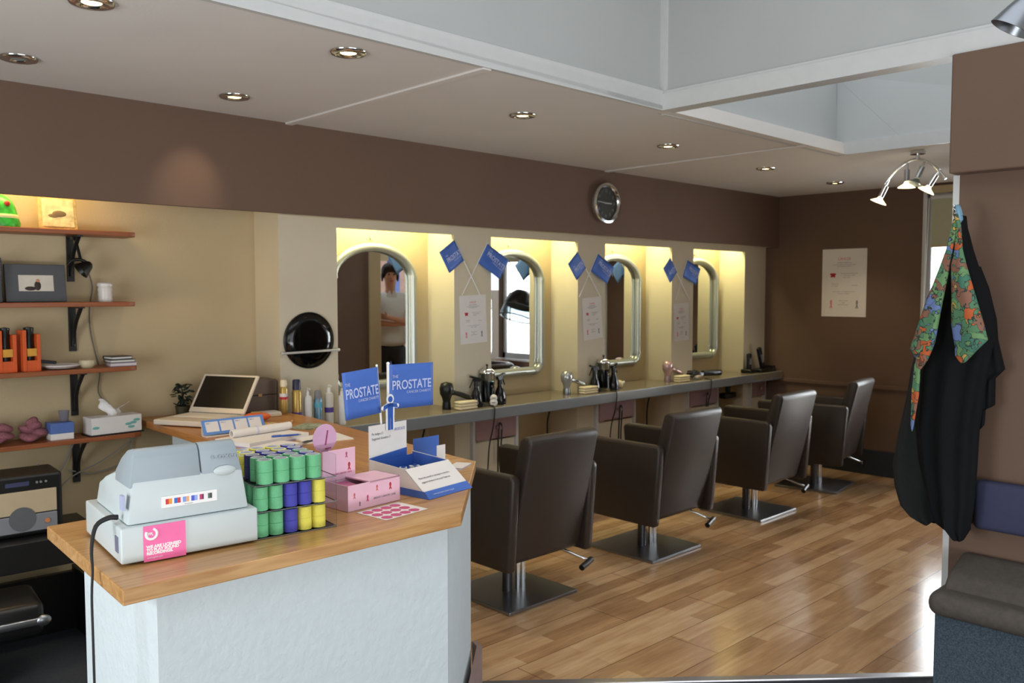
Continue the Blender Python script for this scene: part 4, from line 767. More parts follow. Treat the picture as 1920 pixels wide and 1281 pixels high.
# big flags of the dispenser
r = flag('larger blue charity flag on the counter, left one with its cloth to the left', (1.650, 1.352), (1.678, 1.02), 0.142, -1, 'large counter flags', y=2.372, clothlen=0.156, curl=0.004, rs=0.0035)
flag_text(*r, 0.142, 0.156, 0.009, 0)
r = flag('larger blue charity flag on the counter, right one standing upright', (1.702, 1.355), (1.700, 1.02), 0.188, 1, 'large counter flags', y=2.380, clothlen=0.152, curl=0.004, rs=0.005)
flag_text(*r, 0.188, 0.152, 0.009, 0)

# laptop
u = Vector((0.469, -0.883, 0)); v_ = Vector((0.883, 0.469, 0)); Lm = Matrix.Identity(4)
for i in range(3): Lm[i][0] = u[i]; Lm[i][1] = v_[i]; Lm[i][2] = (0, 0, 1)[i]
lp = thing('laptop', 'open silver laptop with a black screen on the oak return', 'laptop', (1.60, 4.18, TZ), math.atan2(u.y, u.x))
MB().box((0, 0, 0.004), (0.335, 0.27, 0.03), bev=0.006).build('base', mat('cream_silver_plastic', (214, 204, 190), 0.4, 0.1), lp)
kb = MB().box((0.02, 0.11, 0.0302), (0.315, 0.245, 0.0315)).build('keyboard_deck', mat('white_keys', (226, 218, 208), 0.5, noise=0.03), lp)
for j in range(5): MB().box((0.028, 0.117 + j * 0.025, 0.0316), (0.307, 0.138 + j * 0.025, 0.034), bev=0.001).build('key_row', _m['white_keys'], kb)
MB().box((0.12, 0.03, 0.0302), (0.205, 0.09, 0.0312)).build('touchpad', mat('pale_touchpad', (204, 190, 180), 0.4, noise=0.03), lp)
Sm = Matrix.Translation((0, 0.262, 0.03)) @ Matrix.Rotation(math.radians(-36), 4, 'X')
sc_ = MB().box((0, -0.008, 0), (0.335, 0.004, 0.225), bev=0.004, M=Sm).build('screen_lid', _m['cream_silver_plastic'], lp)
MB().box((0.016, -0.0092, 0.028), (0.319, -0.0078, 0.212), M=Sm).build('display', mat('black_lcd', (14, 14, 13), 0.25, noise=0.1), sc_)
MB().cyl((0.02, 0.262, 0.028), (0.315, 0.262, 0.028), 0.008).build('hinge', GREY, lp, 40)
# plant, box, orange pouch and clutter
pt = thing('dark_foliage_ornament', 'dark foliage plant in a small pot behind the laptop', 'plant', (1.845, 4.415, TZ))
MB().lathe([(0, 0), (0.03, 0), (0.038, 0.05), (0.034, 0.05), (0.027, 0.045), (0, 0.045)], 20).build('pot', mat('dark_olive_pot', (62, 60, 40), 0.5, noise=0.1), pt, 50)
random.seed(11); lf = MB()
for k in range(46):
    a = random.uniform(0, 2 * PI); h = random.uniform(0.05, 0.16); rr = random.uniform(0.005, 0.05); q = Matrix.Translation((rr * math.cos(a), rr * math.sin(a) * 0.8, h)) @ Euler((random.uniform(-1, 1), random.uniform(-1, 1), a)).to_matrix().to_4x4()
    lf.sph((0, 0, 0), 0.018, (1.0, 0.5, 0.16), n=8, M=q)
lf.tube([(0, 0, 0.04), (0.005, 0, 0.08), (0, 0.004, 0.14)], 0.004, 6); lf.build('leaves', mat('near_black_leaf', (30, 40, 30), 0.5, noise=0.3, nscale=30), pt, 60)
bx = thing('brown_storage_box', 'dull brown case with small brass clasp behind the laptop', 'case', (2.195, 4.32, TZ), -0.06)
MB().box((-0.105, -0.07, 0), (0.105, 0.07, 0.088), bev=0.005).build('case_body', mat('taupe_leathercloth', (112, 98, 88), 0.5, noise=0.05), bx); MB().box((-0.106, -0.071, 0.090), (0.106, 0.071, 0.172), bev=0.006).build('case_lid', _m['taupe_leathercloth'], bx)
MB().box((-0.004, -0.076, 0.083), (0.018, -0.070, 0.098), bev=0.001).build('clasp', mat('brass', (200, 160, 110), 0.3, 0.9), bx)
t = thing('orange_purse', 'orange rounded zip pouch beside the laptop', 'pouch', (2.035, 3.965, TZ), -0.5); MB().sph((0, 0, 0.022), 0.022, (3.0, 1.7, 1.0), n=20).build('pouch_body', mat('orange_vinyl', (222, 104, 50), 0.45, noise=0.05), t, 70); MB().box((-0.03, -0.012, 0.042), (0.02, 0.006, 0.046), bev=0.001).build('label_patch', mat('olive_patch', (170, 150, 90), 0.6, noise=0.2), t)
t = thing('cream_paper_slab', 'cream block of card between the brown case and the hairspray cans', 'card', (2.16, 4.10, TZ), -0.1); MB().box((-0.06, -0.05, 0), (0.06, 0.05, 0.014), bev=0.002).build('lower_block', CREAMP, t); MB().box((-0.055, -0.045, 0.014), (0.058, 0.045, 0.020)).build('upper_card', PAPER, t)
tc_ = thing('desk_planner', 'long blue bordered planner card standing in front of the laptop', 'planner', (1.775, 3.66, TZ), 0.0)
MB().box((-0.148, 0, 0.012), (0.148, 0.003, 0.082), M=Matrix.Rotation(-0.5, 4, 'X')).build('blue_board', mat('planner_blue', (96, 142, 210), 0.5, noise=0.02), tc_)
for k in range(4): MB().box((-0.134 + k * 0.069, -0.001, 0.024), (-0.134 + k * 0.069 + 0.060, 0.0, 0.072), M=Matrix.Rotation(-0.5, 4, 'X')).build('white_panel', PAPER, tc_)
for k in range(4): lettering('lettering', ('WK 1', 'WK 2', 'WK 3', 'WK 4')[k], 0.009, Matrix.Rotation(-0.5, 4, 'X') @ frame((-0.130 + k * 0.069, -0.0016, 0.061), (1, 0, 0), (0, 0, 1)), BLUED, tc_)
MB().box((-0.14, 0.05, 0), (0.14, 0.054, 0.05)).box((-0.14, 0.0, 0.0), (0.14, 0.054, 0.003)).build('stand', PAPER, tc_)
def slab(name, label, cat, x, y, z, rz, w_, d_, h_, m_, part, extra=None, group=None):
    t = thing(name, label, cat, (x, y, z), rz, group); MB().box((-w_ / 2, -d_ / 2, 0), (w_ / 2, d_ / 2, h_ * 0.25)).build('lower_cover', m_, t); MB().box((-w_ / 2 + 0.003, -d_ / 2 + 0.003, h_ * 0.25), (w_ / 2 - 0.003, d_ / 2 - 0.003, h_)).build(part, extra or PAPER, t); return t
slab('appointment_book', 'large lilac edged appointment book open on the return', 'book', 1.78, 3.42, TZ, 0.25, 0.34, 0.22, 0.022, mat('lilac_cover', (168, 160, 190), 0.5, noise=0.04), 'pages')
t = thing('rolled_paper', 'white rolled paper tube lying across the appointment book', 'paper roll', (1.80, 3.47, TZ + 0.0405), 0.12); MB().lathe([(0.017, -0.15), (0.018, -0.149), (0.018, 0.149), (0.017, 0.15), (0.013, 0.15), (0.013, -0.15)], 20, M=Matrix.Rotation(PI / 2, 4, 'Y'), closed=True).build('tube', PAPER, t, 40); MB().cyl((-0.03, 0, 0), (-0.024, 0, 0), 0.0186).build('paper_band', LILAC, t, 40)
slab('price_list', 'cream price list sheets right of the appointment book', 'papers', 1.99, 3.28, TZ, -0.15, 0.22, 0.18, 0.006, mat('cream_sheet', (226, 212, 178), 0.7, noise=0.04), 'sheets')
slab('diary', 'thin white diary in front of the appointment book', 'diary', 1.70, 3.20, TZ, 0.35, 0.26, 0.13, 0.014, BLACK, 'pages')
slab('magazine', 'printed magazine page near the hairspray cans', 'magazine', 2.12, 3.62, TZ, 0.5, 0.16, 0.12, 0.005, mat('mottled_print', (150, 160, 140), 0.5, noise=0.5, nscale=60), 'top_page', _m['mottled_print'])
slab('magazine', 'beige and black printed card beside the desk planner', 'magazine', 1.985, 3.80, TZ, 0.2, 0.15, 0.09, 0.006, mat('beige_black_print', (196, 170, 130), 0.5, noise=0.7, nscale=50), 'top_page', _m['beige_black_print'])
for k, (x, y, z, rz, m_, lab) in enumerate(((1.66, 3.12, 0.019, 0.2, BLACK, 'black pen lying on the white diary'), (1.90, 3.22, 0.0105, 0.35, BLACK, 'black pen lying on the cream price list'), (2.12, 3.78, 0.0045, 1.0, mat('pale_wood_pencil', (214, 178, 130), 0.6, noise=0.05), 'pale wooden pencil near the hairspray cans'), (1.84, 3.33, 0.0265, -0.3, BLUED, 'blue pen on the appointment book'))):
    t = thing('pen', lab, 'pen', (x, y, TZ + z), rz, 'pens and pencil on the return'); MB().cyl((-0.06, 0, 0), (0.055, 0, 0), 0.0042, n=10).build('barrel', m_, t, 40); MB().cyl((0.055, 0, 0), (0.068, 0, 0), 0.0042, 0.001, n=10).build('tip', GREY, t); MB().box((-0.055, -0.001, 0.004), (-0.02, 0.001, 0.0056)).build('clip', GREY, t)
# hairspray cans and bottles
GOLD = mat('gold_can', (180, 150, 84), 0.35, 0.5); PURP = mat('purple_label', (74, 50, 130), 0.5, noise=0.03)
def can(label, x, y, z, r, h, m_, cap, band=None, kind='aerosol_can'):
    t = thing(kind, label, 'bottle', (x, y, z), group='hair product cans by the first pilaster')
    sh = h * 0.80
    MB().lathe([(0, 0), (r * 0.94, 0), (r, 0.004), (r, sh - 0.012), (r * 0.8, sh), (0, sh)], 24).build('can_body', m_, t, 50)
    if kind == 'aerosol_can': MB().lathe([(0, sh), (r * 0.86, sh), (r * 0.82, h - 0.006), (r * 0.7, h), (0, h)], 24).build('cap', cap, t, 50)
    else:
        MB().lathe([(0, sh), (r * 0.45, sh), (r * 0.42, h * 0.92), (r * 0.2, h * 0.93), (r * 0.2, h), (0, h)], 18).box((-0.004, -r * 1.1, h * 0.955), (0.004, 0.004, h * 0.99)).build('pump_head', cap, t, 50)
    for k, (a, b, bm_) in enumerate(band or []): MB().lathe([(r + 0.0003, h * a), (r + 0.0008, h * a), (r + 0.0008, h * b), (r + 0.0003, h * b)], 24, closed=True).build('label_band', bm_, t, 50)
    return t
WP = mat('white_plastic_bottle', (222, 220, 216), 0.4, noise=0.02); SKYC = mat('steel_blue_can', (110, 140, 158), 0.35, 0.4)
can('gold and white hairspray can, leftmost of the row of cans', 2.268, 4.12, TZ, 0.021, 0.178, GOLD, CREAMP, [(0.42, 0.50, REDI), (0.50, 0.60, WP)])
can('gold can with navy cap and purple band, second in the row', 2.345, 4.12, 0.8505, 0.026, 0.275, GOLD, mat('navy_cap', (36, 38, 66), 0.4, noise=0.04), [(0.26, 0.36, PURP)])
can('tall white pump bottle, third in the row of cans', 2.412, 4.12, 0.8505, 0.022, 0.225, WP, WP, None, 'pump_bottle')
can('steel blue spray can with turquoise label, fourth in the row', 2.475, 4.12, 0.8505, 0.023, 0.205, SKYC, GREY, [(0.55, 0.68, mat('turquoise_label', (92, 170, 190), 0.5, noise=0.04))])
can('pale bottle with purple band and clear pump, fifth in the row', 2.545, 4.12, 0.8505, 0.024, 0.232, mat('putty_bottle', (200, 192, 180), 0.4, noise=0.03), WP, [(0.34, 0.46, PURP)], 'pump_bottle')
can('short white lotion bottle behind the left counter flag', 2.628, 4.12, 0.8505, 0.022, 0.205, WP, WP, None, 'pump_bottle')

# ================================================================ ON THE WORKTOP
WZ = 0.8505
def dryer(label, x, y, m_, m2, rz):
    t = thing('hair_dryer', label, 'hair dryer', (x, y, WZ), rz, 'hair dryers standing on their nozzles')
    MB().lathe([(0.0, 0.0), (0.026, 0.0), (0.024, 0.05), (0.030, 0.075), (0.043, 0.10), (0.045, 0.135), (0.036, 0.165), (0.0, 0.176)], 24).build('barrel', m_, t, 60)
    MB().lathe([(0.0275, 0.0), (0.0285, 0.004), (0.026, 0.045), (0.025, 0.045)], 24, closed=True).build('nozzle', m2, t, 50)
    h = MB().tube([(0.03, 0, 0.105), (0.06, 0, 0.10), (0.10, 0, 0.088), (0.15, 0, 0.068), (0.168, 0, 0.06)], 0.016, 12, radii=[0.019, 0.015, 0.0165, 0.017, 0.012]).build('handle', m_, t, 60)
    MB().tube([(0.165, 0, 0.06), (0.172, -0.01, 0.04), (0.168, -0.02, 0.012), (0.16, -0.04, 0.005)], 0.004, 8).build('cord', MBLACK, h, 60)
    MB().box((0.075, -0.018, 0.09), (0.10, -0.013, 0.10), M=Matrix.Identity(4)).build('switch', BLACK, h)
    return t
dryer('black hair dryer half hidden behind the right counter flag', 3.455, 4.20, mat('black_dryer_plastic', (16, 16, 17), 0.35, noise=0.05), BLACK, -0.35)
dryer('silver hair dryer under the second mirror, left of the middle pilaster', 4.585, 4.20, mat('silver_dryer', (170, 172, 174), 0.25, 0.6), STEEL, -0.15)
dryer('pinkish silver hair dryer under the third mirror', 5.845, 4.22, mat('rose_silver_dryer', (196, 164, 166), 0.25, 0.4), mat('rose_silver_nozzle', (170, 146, 150), 0.3, 0.4), -0.15)
def spray(label, x, y, rz):
    t = thing('spray_bottle', label, 'spray bottle', (x, y, WZ), rz, 'black trigger spray bottles')
    MB().lathe([(0, 0), (0.040, 0), (0.042, 0.01), (0.040, 0.05), (0.030, 0.09), (0.018, 0.115), (0.016, 0.135), (0, 0.137)], 24).build('bottle_body', mat('smoky_black_plastic', (26, 25, 26), 0.15, noise=0.15), t, 60)
    hd = MB().cyl((0, 0, 0.132), (0, 0, 0.165), 0.017).prism([(-0.045, 0.205), (0.03, 0.185), (0.035, 0.172), (0.02, 0.160), (-0.016, 0.160), (-0.022, 0.185), (-0.046, 0.192)], -0.011, 0.011, M=Matrix.Rotation(PI / 2, 4, 'X')).build('spray_head', BLACK, t, 40)
    MB().tube([(-0.024, 0, 0.185), (-0.034, 0, 0.16), (-0.052, 0, 0.125)], 0.0045, 8).build('trigger', BLACK, hd, 50)
def jar(label, x, y):
    t = thing('disinfectant_jar', label, 'jar', (x, y, WZ), group='glass disinfectant jars')
    MB().lathe([(0, 0), (0.052, 0), (0.054, 0.008), (0.048, 0.02), (0.050, 0.16), (0.050, 0.205), (0.046, 0.215), (0.044, 0.205), (0.045, 0.165), (0.043, 0.025), (0, 0.022)], 28).build('glass_jar', mat('clear_jar_glass', (235, 240, 240), 0.03, trans=1.0, ior=1.2), t, 60)
    MB().lathe([(0, 0.0225), (0.0425, 0.0235), (0.0435, 0.158), (0, 0.158)], 28).build('blue_liquid', mat('teal_disinfectant', (14, 84, 100), 0.1, noise=0.1), t, 60)
    l_ = MB().lathe([(0, 0.216), (0.051, 0.214), (0.051, 0.220), (0.034, 0.238), (0.012, 0.243), (0, 0.243)], 28).build('chrome_lid', CHROME, t, 60)
    MB().cyl((0, 0, 0.243), (0, 0, 0.262), 0.005).sph((0, 0, 0.264), 0.009).build('lid_knob', BLACK, l_, 50)
    lettering('lettering', 'BARBICIDE', 0.013, frame((-0.010, -0.0525, 0.125), (1, 0.35, 0), (0, 0, 1)), WHT, t, 0.8)
for (sx1, jx, sx2), w1 in (((3.668, 3.772, 3.874), 'left pilaster by the second mirror'), ((4.842, 4.955, 5.058), 'middle pilaster by the third mirror')):
    spray('black spray bottle left of the glass jar, ' + w1, sx1, 4.155, -0.15)
    jar('glass jar of dark teal disinfectant at the ' + w1, jx, 4.165)
    spray('black spray bottle right of the glass jar, ' + w1, sx2, 4.150, PI + 0.2)
t = thing('white_timer', 'small white double-lobed timer in front of the first glass jar', 'timer', (3.757, 4.085, WZ), -0.75)
MB().sph((0, 0, 0.026), 0.026, (1, 0.5, 1)).sph((0, 0, 0.055), 0.024, (1, 0.5, 1)).build('case', WP, t, 60)
MB().box((-0.012, -0.0135, 0.024), (0.012, -0.0115, 0.030)).box((-0.012, -0.0125, 0.054), (0.012, -0.0105, 0.059)).build('grey_slot', GREY, t)
t = thing('cream_neck_brush', 'cream rounded powder brush right of the second glass jar', 'brush', (5.175, 4.19, WZ)); MB().sph((0, 0, 0.032), 0.032, (1, 1, 1)).build('brush_head', CREAMP, t, 60); MB().cyl((0.02, 0, 0.03), (0.06, 0.0, 0.045), 0.009).build('handle', WP, t, 40)
for x, lab in ((3.50, 'first'), (4.70, 'middle'), (5.88, 'third')):
    t = thing('folded_face_towel', 'small cream folded cloth beside the %s hair dryer' % lab, 'towel', (x + 0.048, 4.118 if x < 4 else 4.13, WZ), group='cream folded cloths on the worktop')
    for k in range(3): MB().box((-0.075, -0.03, 0.018 * k), (0.075, 0.035, 0.018 * k + 0.017), bev=0.007).build('fold', mat('cream_cloth', (222, 210, 176), 0.9, noise=0.04), t, 60)
# clippers and cord tangle
t = thing('hair_clipper', 'dark hair clipper with tangled cord on the worktop under the fourth mirror', 'hair clipper', (6.36, 4.20, WZ), -0.35); t.scale = (1.35, 1.35, 1.5)
MB().box((-0.02, -0.02, 0.008), (0.13, 0.02, 0.042), bev=0.012, seg=3).build('clipper_body', BLACK, t, 50); MB().box((-0.045, -0.018, 0.01), (-0.018, 0.018, 0.03), bev=0.003).build('blade', STEEL, t)
random.seed(5); pts = []
for k in range(60): a = k * 0.62; pts.append((-0.13 + (0.06 + 0.015 * math.sin(k)) * math.cos(a), -0.02 + (0.035 + 0.01 * math.cos(k * 1.7)) * math.sin(a), 0.008 + 0.0006 * k + 0.004 * math.sin(k * 2.1)))
MB().tube(pts, 0.004, 6).build('cord', MBLACK, t, 60)
t = thing('hair_clipper', 'silver and black clipper lying behind the tangled cord under the fourth mirror', 'hair clipper', (6.20, 4.15, WZ), 0.2)
MB().box((-0.06, -0.018, 0.0), (0.06, 0.018, 0.034), bev=0.01, seg=3).build('clipper_body', mat('champagne_clipper', (190, 176, 160), 0.3, 0.4), t, 50); MB().box((-0.085, -0.016, 0.004), (-0.058, 0.016, 0.024), bev=0.002).build('blade', STEEL, t); MB().sph((0.03, 0, 0.034), 0.01).build('blue_switch', BLUED, t)
for x, y, h, ln, lab in ((7.02, 4.16, 0.16, 0.0, 'short black cordless trimmer upright in its charging stand'), (7.215, 4.13, 0.215, -0.35, 'tall black cordless phone leaning in its base on the worktop end')):
    t = thing('charging_handset', lab, 'handset', (x, y, WZ)); t.scale = (1.2, 1.2, 1.12); MB().box((-0.05 if ln == 0 else -0.10, -0.045, 0), (0.05 if ln == 0 else 0.09, 0.045, 0.03), bev=0.01, seg=3).build('charging_base', BLACK, t, 50)
    Q = Matrix.Translation((0.0, 0, 0.02)) @ Matrix.Rotation(ln, 4, 'Y'); MB().box((-0.022, -0.014, 0), (0.022, 0.014, h - 0.02), bev=0.010, seg=3, M=Q).build('handset_body', BLACK, t, 50); MB().box((-0.012, -0.0155, h * 0.3), (0.012, -0.0135, h * 0.62), M=Q).build('keypad', GREY, t)
t = thing('black_card_holder', 'low black box at the far right end of the worktop', 'box', (7.35, 4.14, WZ)); MB().box((-0.02, -0.05, 0), (0.035, 0.05, 0.03), bev=0.004).build('base_box', mat('grey_green_plastic', (66, 70, 66), 0.5, noise=0.05), t); MB().box((-0.02, -0.045, 0.03), (0.03, 0.04, 0.05), bev=0.004).build('upper_tray', BLACK, t)

# cords over the worktop edge and hanging from drawer knobs
def cord(lab, pts, r=0.0045, name='hanging_cable'): return tag(MB().tube(pts, r, 8).build(name, MBLACK, None, 60), lab, 'cord')
for x, lab in ((3.70, 'first'), (4.93, 'second'), (6.18, 'third')):
    cord('black flex running over the worktop edge by the %s mauve drawer' % lab, [(x + 0.06, 4.12, 0.856), (x + 0.03, 4.06, 0.858), (x, 4.014, 0.855), (x - 0.006, 4.009, 0.80), (x - 0.01, 4.02, 0.72), (x - 0.005, 4.06, 0.6), (x + 0.0, 4.08, 0.45), (x - 0.01, 4.1, 0.2), (x, 4.1, 0.012)])
for (a, b, s_), k in zip(cabs, ('first', 'second', 'third')):
    x = (a + b) / 2; kz = 0.69
    cord('loop of black flex hanging from the knob of the %s mauve drawer' % k, [(x - 0.012, 4.16, kz - 0.30), (x - 0.016, 4.155, kz - 0.15), (x - 0.014, 4.150, kz - 0.02), (x - 0.008, 4.150, kz + 0.026), (x + 0.008, 4.150, kz + 0.026), (x + 0.014, 4.150, kz - 0.03), (x + 0.008, 4.155, kz - 0.18), (x + 0.02, 4.16, kz - 0.34)], 0.0055)
for x, lab in ((3.36, 'first'), (4.52, 'second'), (5.72, 'third')):
    t = thing('plug_adaptor', 'black plug and flex under the worktop below the %s mirror' % lab, 'plug', (x, 4.30, 0.797), group='plugs hanging under the worktop')
    MB().box((-0.025, -0.02, -0.03), (0.025, 0.02, 0), bev=0.006).build('plug_body', BLACK, t); MB().tube([(0, 0, -0.03), (0.01, 0.02, -0.08), (0.0, 0.03, -0.15), (0.02, 0.05, -0.26), (0.03, 0.05, -0.4)], 0.006, 8).build('flex', MBLACK, t, 60)
t = thing('hanging_diffuser', 'dark hair dryer holder hanging under the worktop below the fourth mirror', 'holder', (6.80, 4.24, 0.798)); MB().cyl((0, 0, -0.10), (0, 0, 0), 0.012, n=14).cyl((0, 0, -0.12), (0, 0, -0.06), 0.02, 0.03).build('stem', mat('dark_teal_plastic', (30, 46, 46), 0.4, noise=0.1), t, 40); MB().box((-0.09, -0.04, -0.17), (0.09, 0.04, -0.12), bev=0.012).build('holder_body', BLACK, t, 50)

# ================================================================ RIGHT SIDE: gowns, bench
XG = 3.39
def px_grid(rows, x, bulge, nf, amp, ph, name, m_, parent, base, closed=True, nu=40):
    # rows: (z, y_left, y_right) in world metres; a closed soft tube of cloth with fold ripples
    b = MB(); rings = []; n = nu; bx_, by_, bz_ = base
    zz = []
    for i in range(len(rows) - 1):
        for k in range(4): zz.append(tuple(rows[i][j] + (rows[i + 1][j] - rows[i][j]) * k / 4 for j in range(3)))
    zz.append(rows[-1])
    for j, (z, yl, yr) in enumerate(zz):
        c, hw = (yl + yr) / 2, abs(yl - yr) / 2; t = j / (len(zz) - 1); ring = []
        for i in range(n):
            a = 2 * PI * i / n; rip = 1 + amp * min(1, t * 3) * math.sin(nf * a + ph + 1.1 * t)
            dep = bulge * (0.45 + 0.55 * min(1, t * 2.2)) if hw > 0.02 else bulge * 0.4
            ring.append(b.bm.verts.new((x - dep * math.sin(a) * rip - bx_, c + hw * math.cos(a) * (1 + 0.25 * (rip - 1)) - by_, z + 0.012 * t * math.sin(2 * a + ph) - bz_)))
        rings.append(ring)
    for r0, r1 in zip(rings, rings[1:]):
        for i in range(n): b.bm.faces.new((r0[i], r0[(i + 1) % n], r1[(i + 1) % n], r1[i]))
    b.bm.faces.new(rings[0][::-1]); b.bm.faces.new(rings[-1])
    return b.build(name, m_, parent, 75)
HB = (3.36, 1.13, 1.88)
hk = thing('coat_hook', 'small chrome hook holding the gowns on the partition end', 'hook', (3.50, 1.202, 1.895)); MB().cyl((-0.004, 0, 0), (0.0, 0, 0), 0.009).tube([(-0.004, 0, 0), (-0.07, -0.02, -0.004), (-0.135, -0.042, -0.002), (-0.145, -0.045, 0.014)], 0.0035, 8).sph((-0.145, -0.045, 0.016), 0.006).build('hook_arm', CHROME, hk, 60)
bg = thing('salon_gown', 'long black salon gown hanging from the hook at the partition end', 'gown', HB, group=None)
px_grid([(1.875, 1.14, 1.123), (1.826, 1.149, 1.115), (1.748, 1.166, 1.094), (1.651, 1.196, 1.063), (1.554, 1.222, 1.029), (1.417, 1.257, 1.021), (1.297, 1.269, 1.039), (1.177, 1.274, 1.05), (1.097, 1.275, 1.058), (0.956, 1.26, 1.061), (0.839, 1.231, 1.065), (0.778, 1.216, 1.07), (0.73, 1.195, 1.076), (0.704, 1.145, 1.081), (0.694, 1.119, 1.086)], 3.372, 0.070, 8, 0.17, 0.4, 'gown_body', FABB, bg, HB)
px_grid([(1.691, 1.098, 1.084), (1.612, 1.089, 1.053), (1.496, 1.078, 1.025), (1.418, 1.072, 1.019), (1.314, 1.073, 0.993), (1.277, 1.072, 1.025), (1.179, 1.072, 1.024), (1.166, 1.076, 1.052), (1.103, 1.085, 1.054), (1.089, 1.088, 1.073)], 3.425, 0.036, 5, 0.22, 1.4, 'gown_sleeve', FABB, bg, HB, nu=24)
HG = (3.44, 1.16, 1.87)
gg = thing('salon_gown', 'charcoal grey salon gown hanging behind the black one, to its left', 'gown', HG)
px_grid([(1.853, 1.178, 1.165), (1.694, 1.233, 1.166), (1.573, 1.283, 1.182), (1.407, 1.31, 1.187), (1.283, 1.335, 1.193), (1.178, 1.349, 1.2), (1.008, 1.38, 1.205), (0.901, 1.396, 1.211), (0.816, 1.387, 1.215), (0.754, 1.369, 1.217), (0.719, 1.328, 1.22), (0.702, 1.275, 1.225)], 3.462, 0.035, 6, 0.2, 2.0, 'gown_body', FABG, gg, HG)
jg = thing('printed_gown', 'colourful jungle print gown panels draped over the black gown', 'gown', (3.31, 1.12, 1.86))
HJ = (3.31, 1.12, 1.86)
px_grid([(1.857, 1.126, 1.113), (1.804, 1.137, 1.115), (1.748, 1.148, 1.125), (1.651, 1.179, 1.138), (1.534, 1.218, 1.157), (1.415, 1.253, 1.174), (1.383, 1.264, 1.184), (1.348, 1.24, 1.198), (1.315, 1.247, 1.224), (1.214, 1.254, 1.227), (1.093, 1.254, 1.244)], 3.262, 0.020, 3, 0.2, 0.3, 'left_panel', JUNGLE, jg, HJ, nu=28)
px_grid([(1.875, 1.128, 1.112), (1.832, 1.116, 1.100), (1.747, 1.119, 1.092), (1.688, 1.128, 1.077), (1.574, 1.123, 1.042), (1.478, 1.121, 1.013), (1.422, 1.112, 0.999), (1.393, 1.107, 1.026), (1.359, 1.106, 1.055)], 3.262, 0.022, 3, 0.18, 1.0, 'right_panel', JUNGLE, jg, HJ, nu=28)
MB().tube([(-0.005, 0.0, -0.01), (0.02, 0.015, 0.03), (0.055, 0.028, 0.05), (0.06, 0.022, 0.03), (0.03, 0.008, 0.0)], 0.008, 8).build('neck_loop', mat('pale_teal_binding', (120, 160, 186), 0.7, noise=0.04), jg, 60)
# bench
bn = thing('waiting_bench', 'carpet fronted bench with a thick taupe seat cushion at the right edge', 'bench', (3.2, 1.16, 0.006))
MB().box((0.035, -2.6, 0), (0.298, -0.02, 0.42)).build('base', BCARPET, bn)
MB().box((-0.008, -2.62, 0.42), (0.298, 0.0, 0.51), bev=0.04, seg=4).prism([(0.05, 0.49), (0.296, 0.49), (0.296, 0.60), (0.25, 0.60), (0.12, 0.555)], -2.6, -0.03, M=Matrix(((1, 0, 0, 0), (0, 0, 1, 0), (0, 1, 0, 0), (0, 0, 0, 1))), bev=0.015).build('seat_cushion', SEATC, bn, 50)
t = thing('bench_back_pad', 'navy upholstered back pad along the partition above the bench', 'cushion', (3.5, 1.09, 0.71)); MB().box((-0.06, -2.6, 0), (-0.001, 0, 0.185), bev=0.02, seg=3).build('pad', NAVYC, t, 50)

# ================================================================ SEEN IN THE MIRRORS: dryer chairs, hood dryers, person
def hood(lab, x, y, rz):
    t = thing('hood_dryer', lab, 'hood dryer', (x, y, 0), rz, 'hood dryers by the far window')
    for k in range(5): a = k * 2 * PI / 5; MB().tube([(0, 0, 0.06), (0.15 * math.cos(a), 0.15 * math.sin(a), 0.05), (0.27 * math.cos(a), 0.27 * math.sin(a), 0.03)], 0.014, 8).sph((0.27 * math.cos(a), 0.27 * math.sin(a), 0.022), 0.021).build('base_leg', CHROME, t, 60)
    MB().cyl((0, 0, 0.05), (0, 0, 1.42), 0.016).build('pole', CHROME, t, 40)
    Q = Matrix.Translation((0.0, 0.22, 1.42)) @ Matrix.Rotation(0.35, 4, 'X')
    MB().tube([(0, 0, 1.40), (0, 0.04, 1.50), (0, 0.10, 1.55)], 0.02, 10).build('arm', BLACK, t, 60)
    MB().lathe([(0, 0.20), (0.09, 0.185), (0.155, 0.12), (0.18, 0.03), (0.178, 0.0), (0.165, 0.0), (0.165, 0.03), (0.14, 0.11), (0.08, 0.165), (0, 0.18)], 28, M=Q).build('hood', BLACK, t, 60)
    MB().lathe([(0.178, 0.01), (0.20, -0.10), (0.196, -0.13), (0.190, -0.13), (0.194, -0.10), (0.172, 0.01)], 28, M=Q, closed=True).build('visor', mat('smoky_visor', (190, 200, 206), 0.05, trans=0.9, ior=1.1), t, 60)
    MB().lathe([(0.190, -0.128), (0.198, -0.128), (0.198, -0.14), (0.190, -0.14)], 28, M=Q, closed=True).build('visor_rim', BLACK, t, 60)
hood('black hood dryer on a pole, larger one in the second mirror', 7.08, 1.92, PI / 2)
hood('black hood dryer on a pole, partly cut by the second mirror left edge', 6.92, 1.36, PI / 2)
for x, y, lab in ((6.35, 1.62, 'low black dryer chair in front of the far window'),):
    t = thing('dryer_chair', lab, 'chair', (x, y, 0), PI / 2); MB().box((-0.30, -0.28, 0.40), (0.30, 0.25, 0.50), bev=0.03).build('seat', LEATHER, t, 50); MB().box((-0.33, -0.36, 0.40), (0.33, -0.27, 0.80), bev=0.025, M=Matrix.Identity(4)).build('backrest', LEATHER, t, 50)
    for sx in (-1, 1):
        MB().box((sx * 0.33 - 0.03, -0.28, 0.3), (sx * 0.33 + 0.03, 0.25, 0.64), bev=0.02).build('armrest', LEATHER, t, 50)
        for yy in (-0.24, 0.2): MB().cyl((sx * 0.27, yy, 0), (sx * 0.27, yy, 0.42), 0.015).build('leg', CHROME, t, 40)

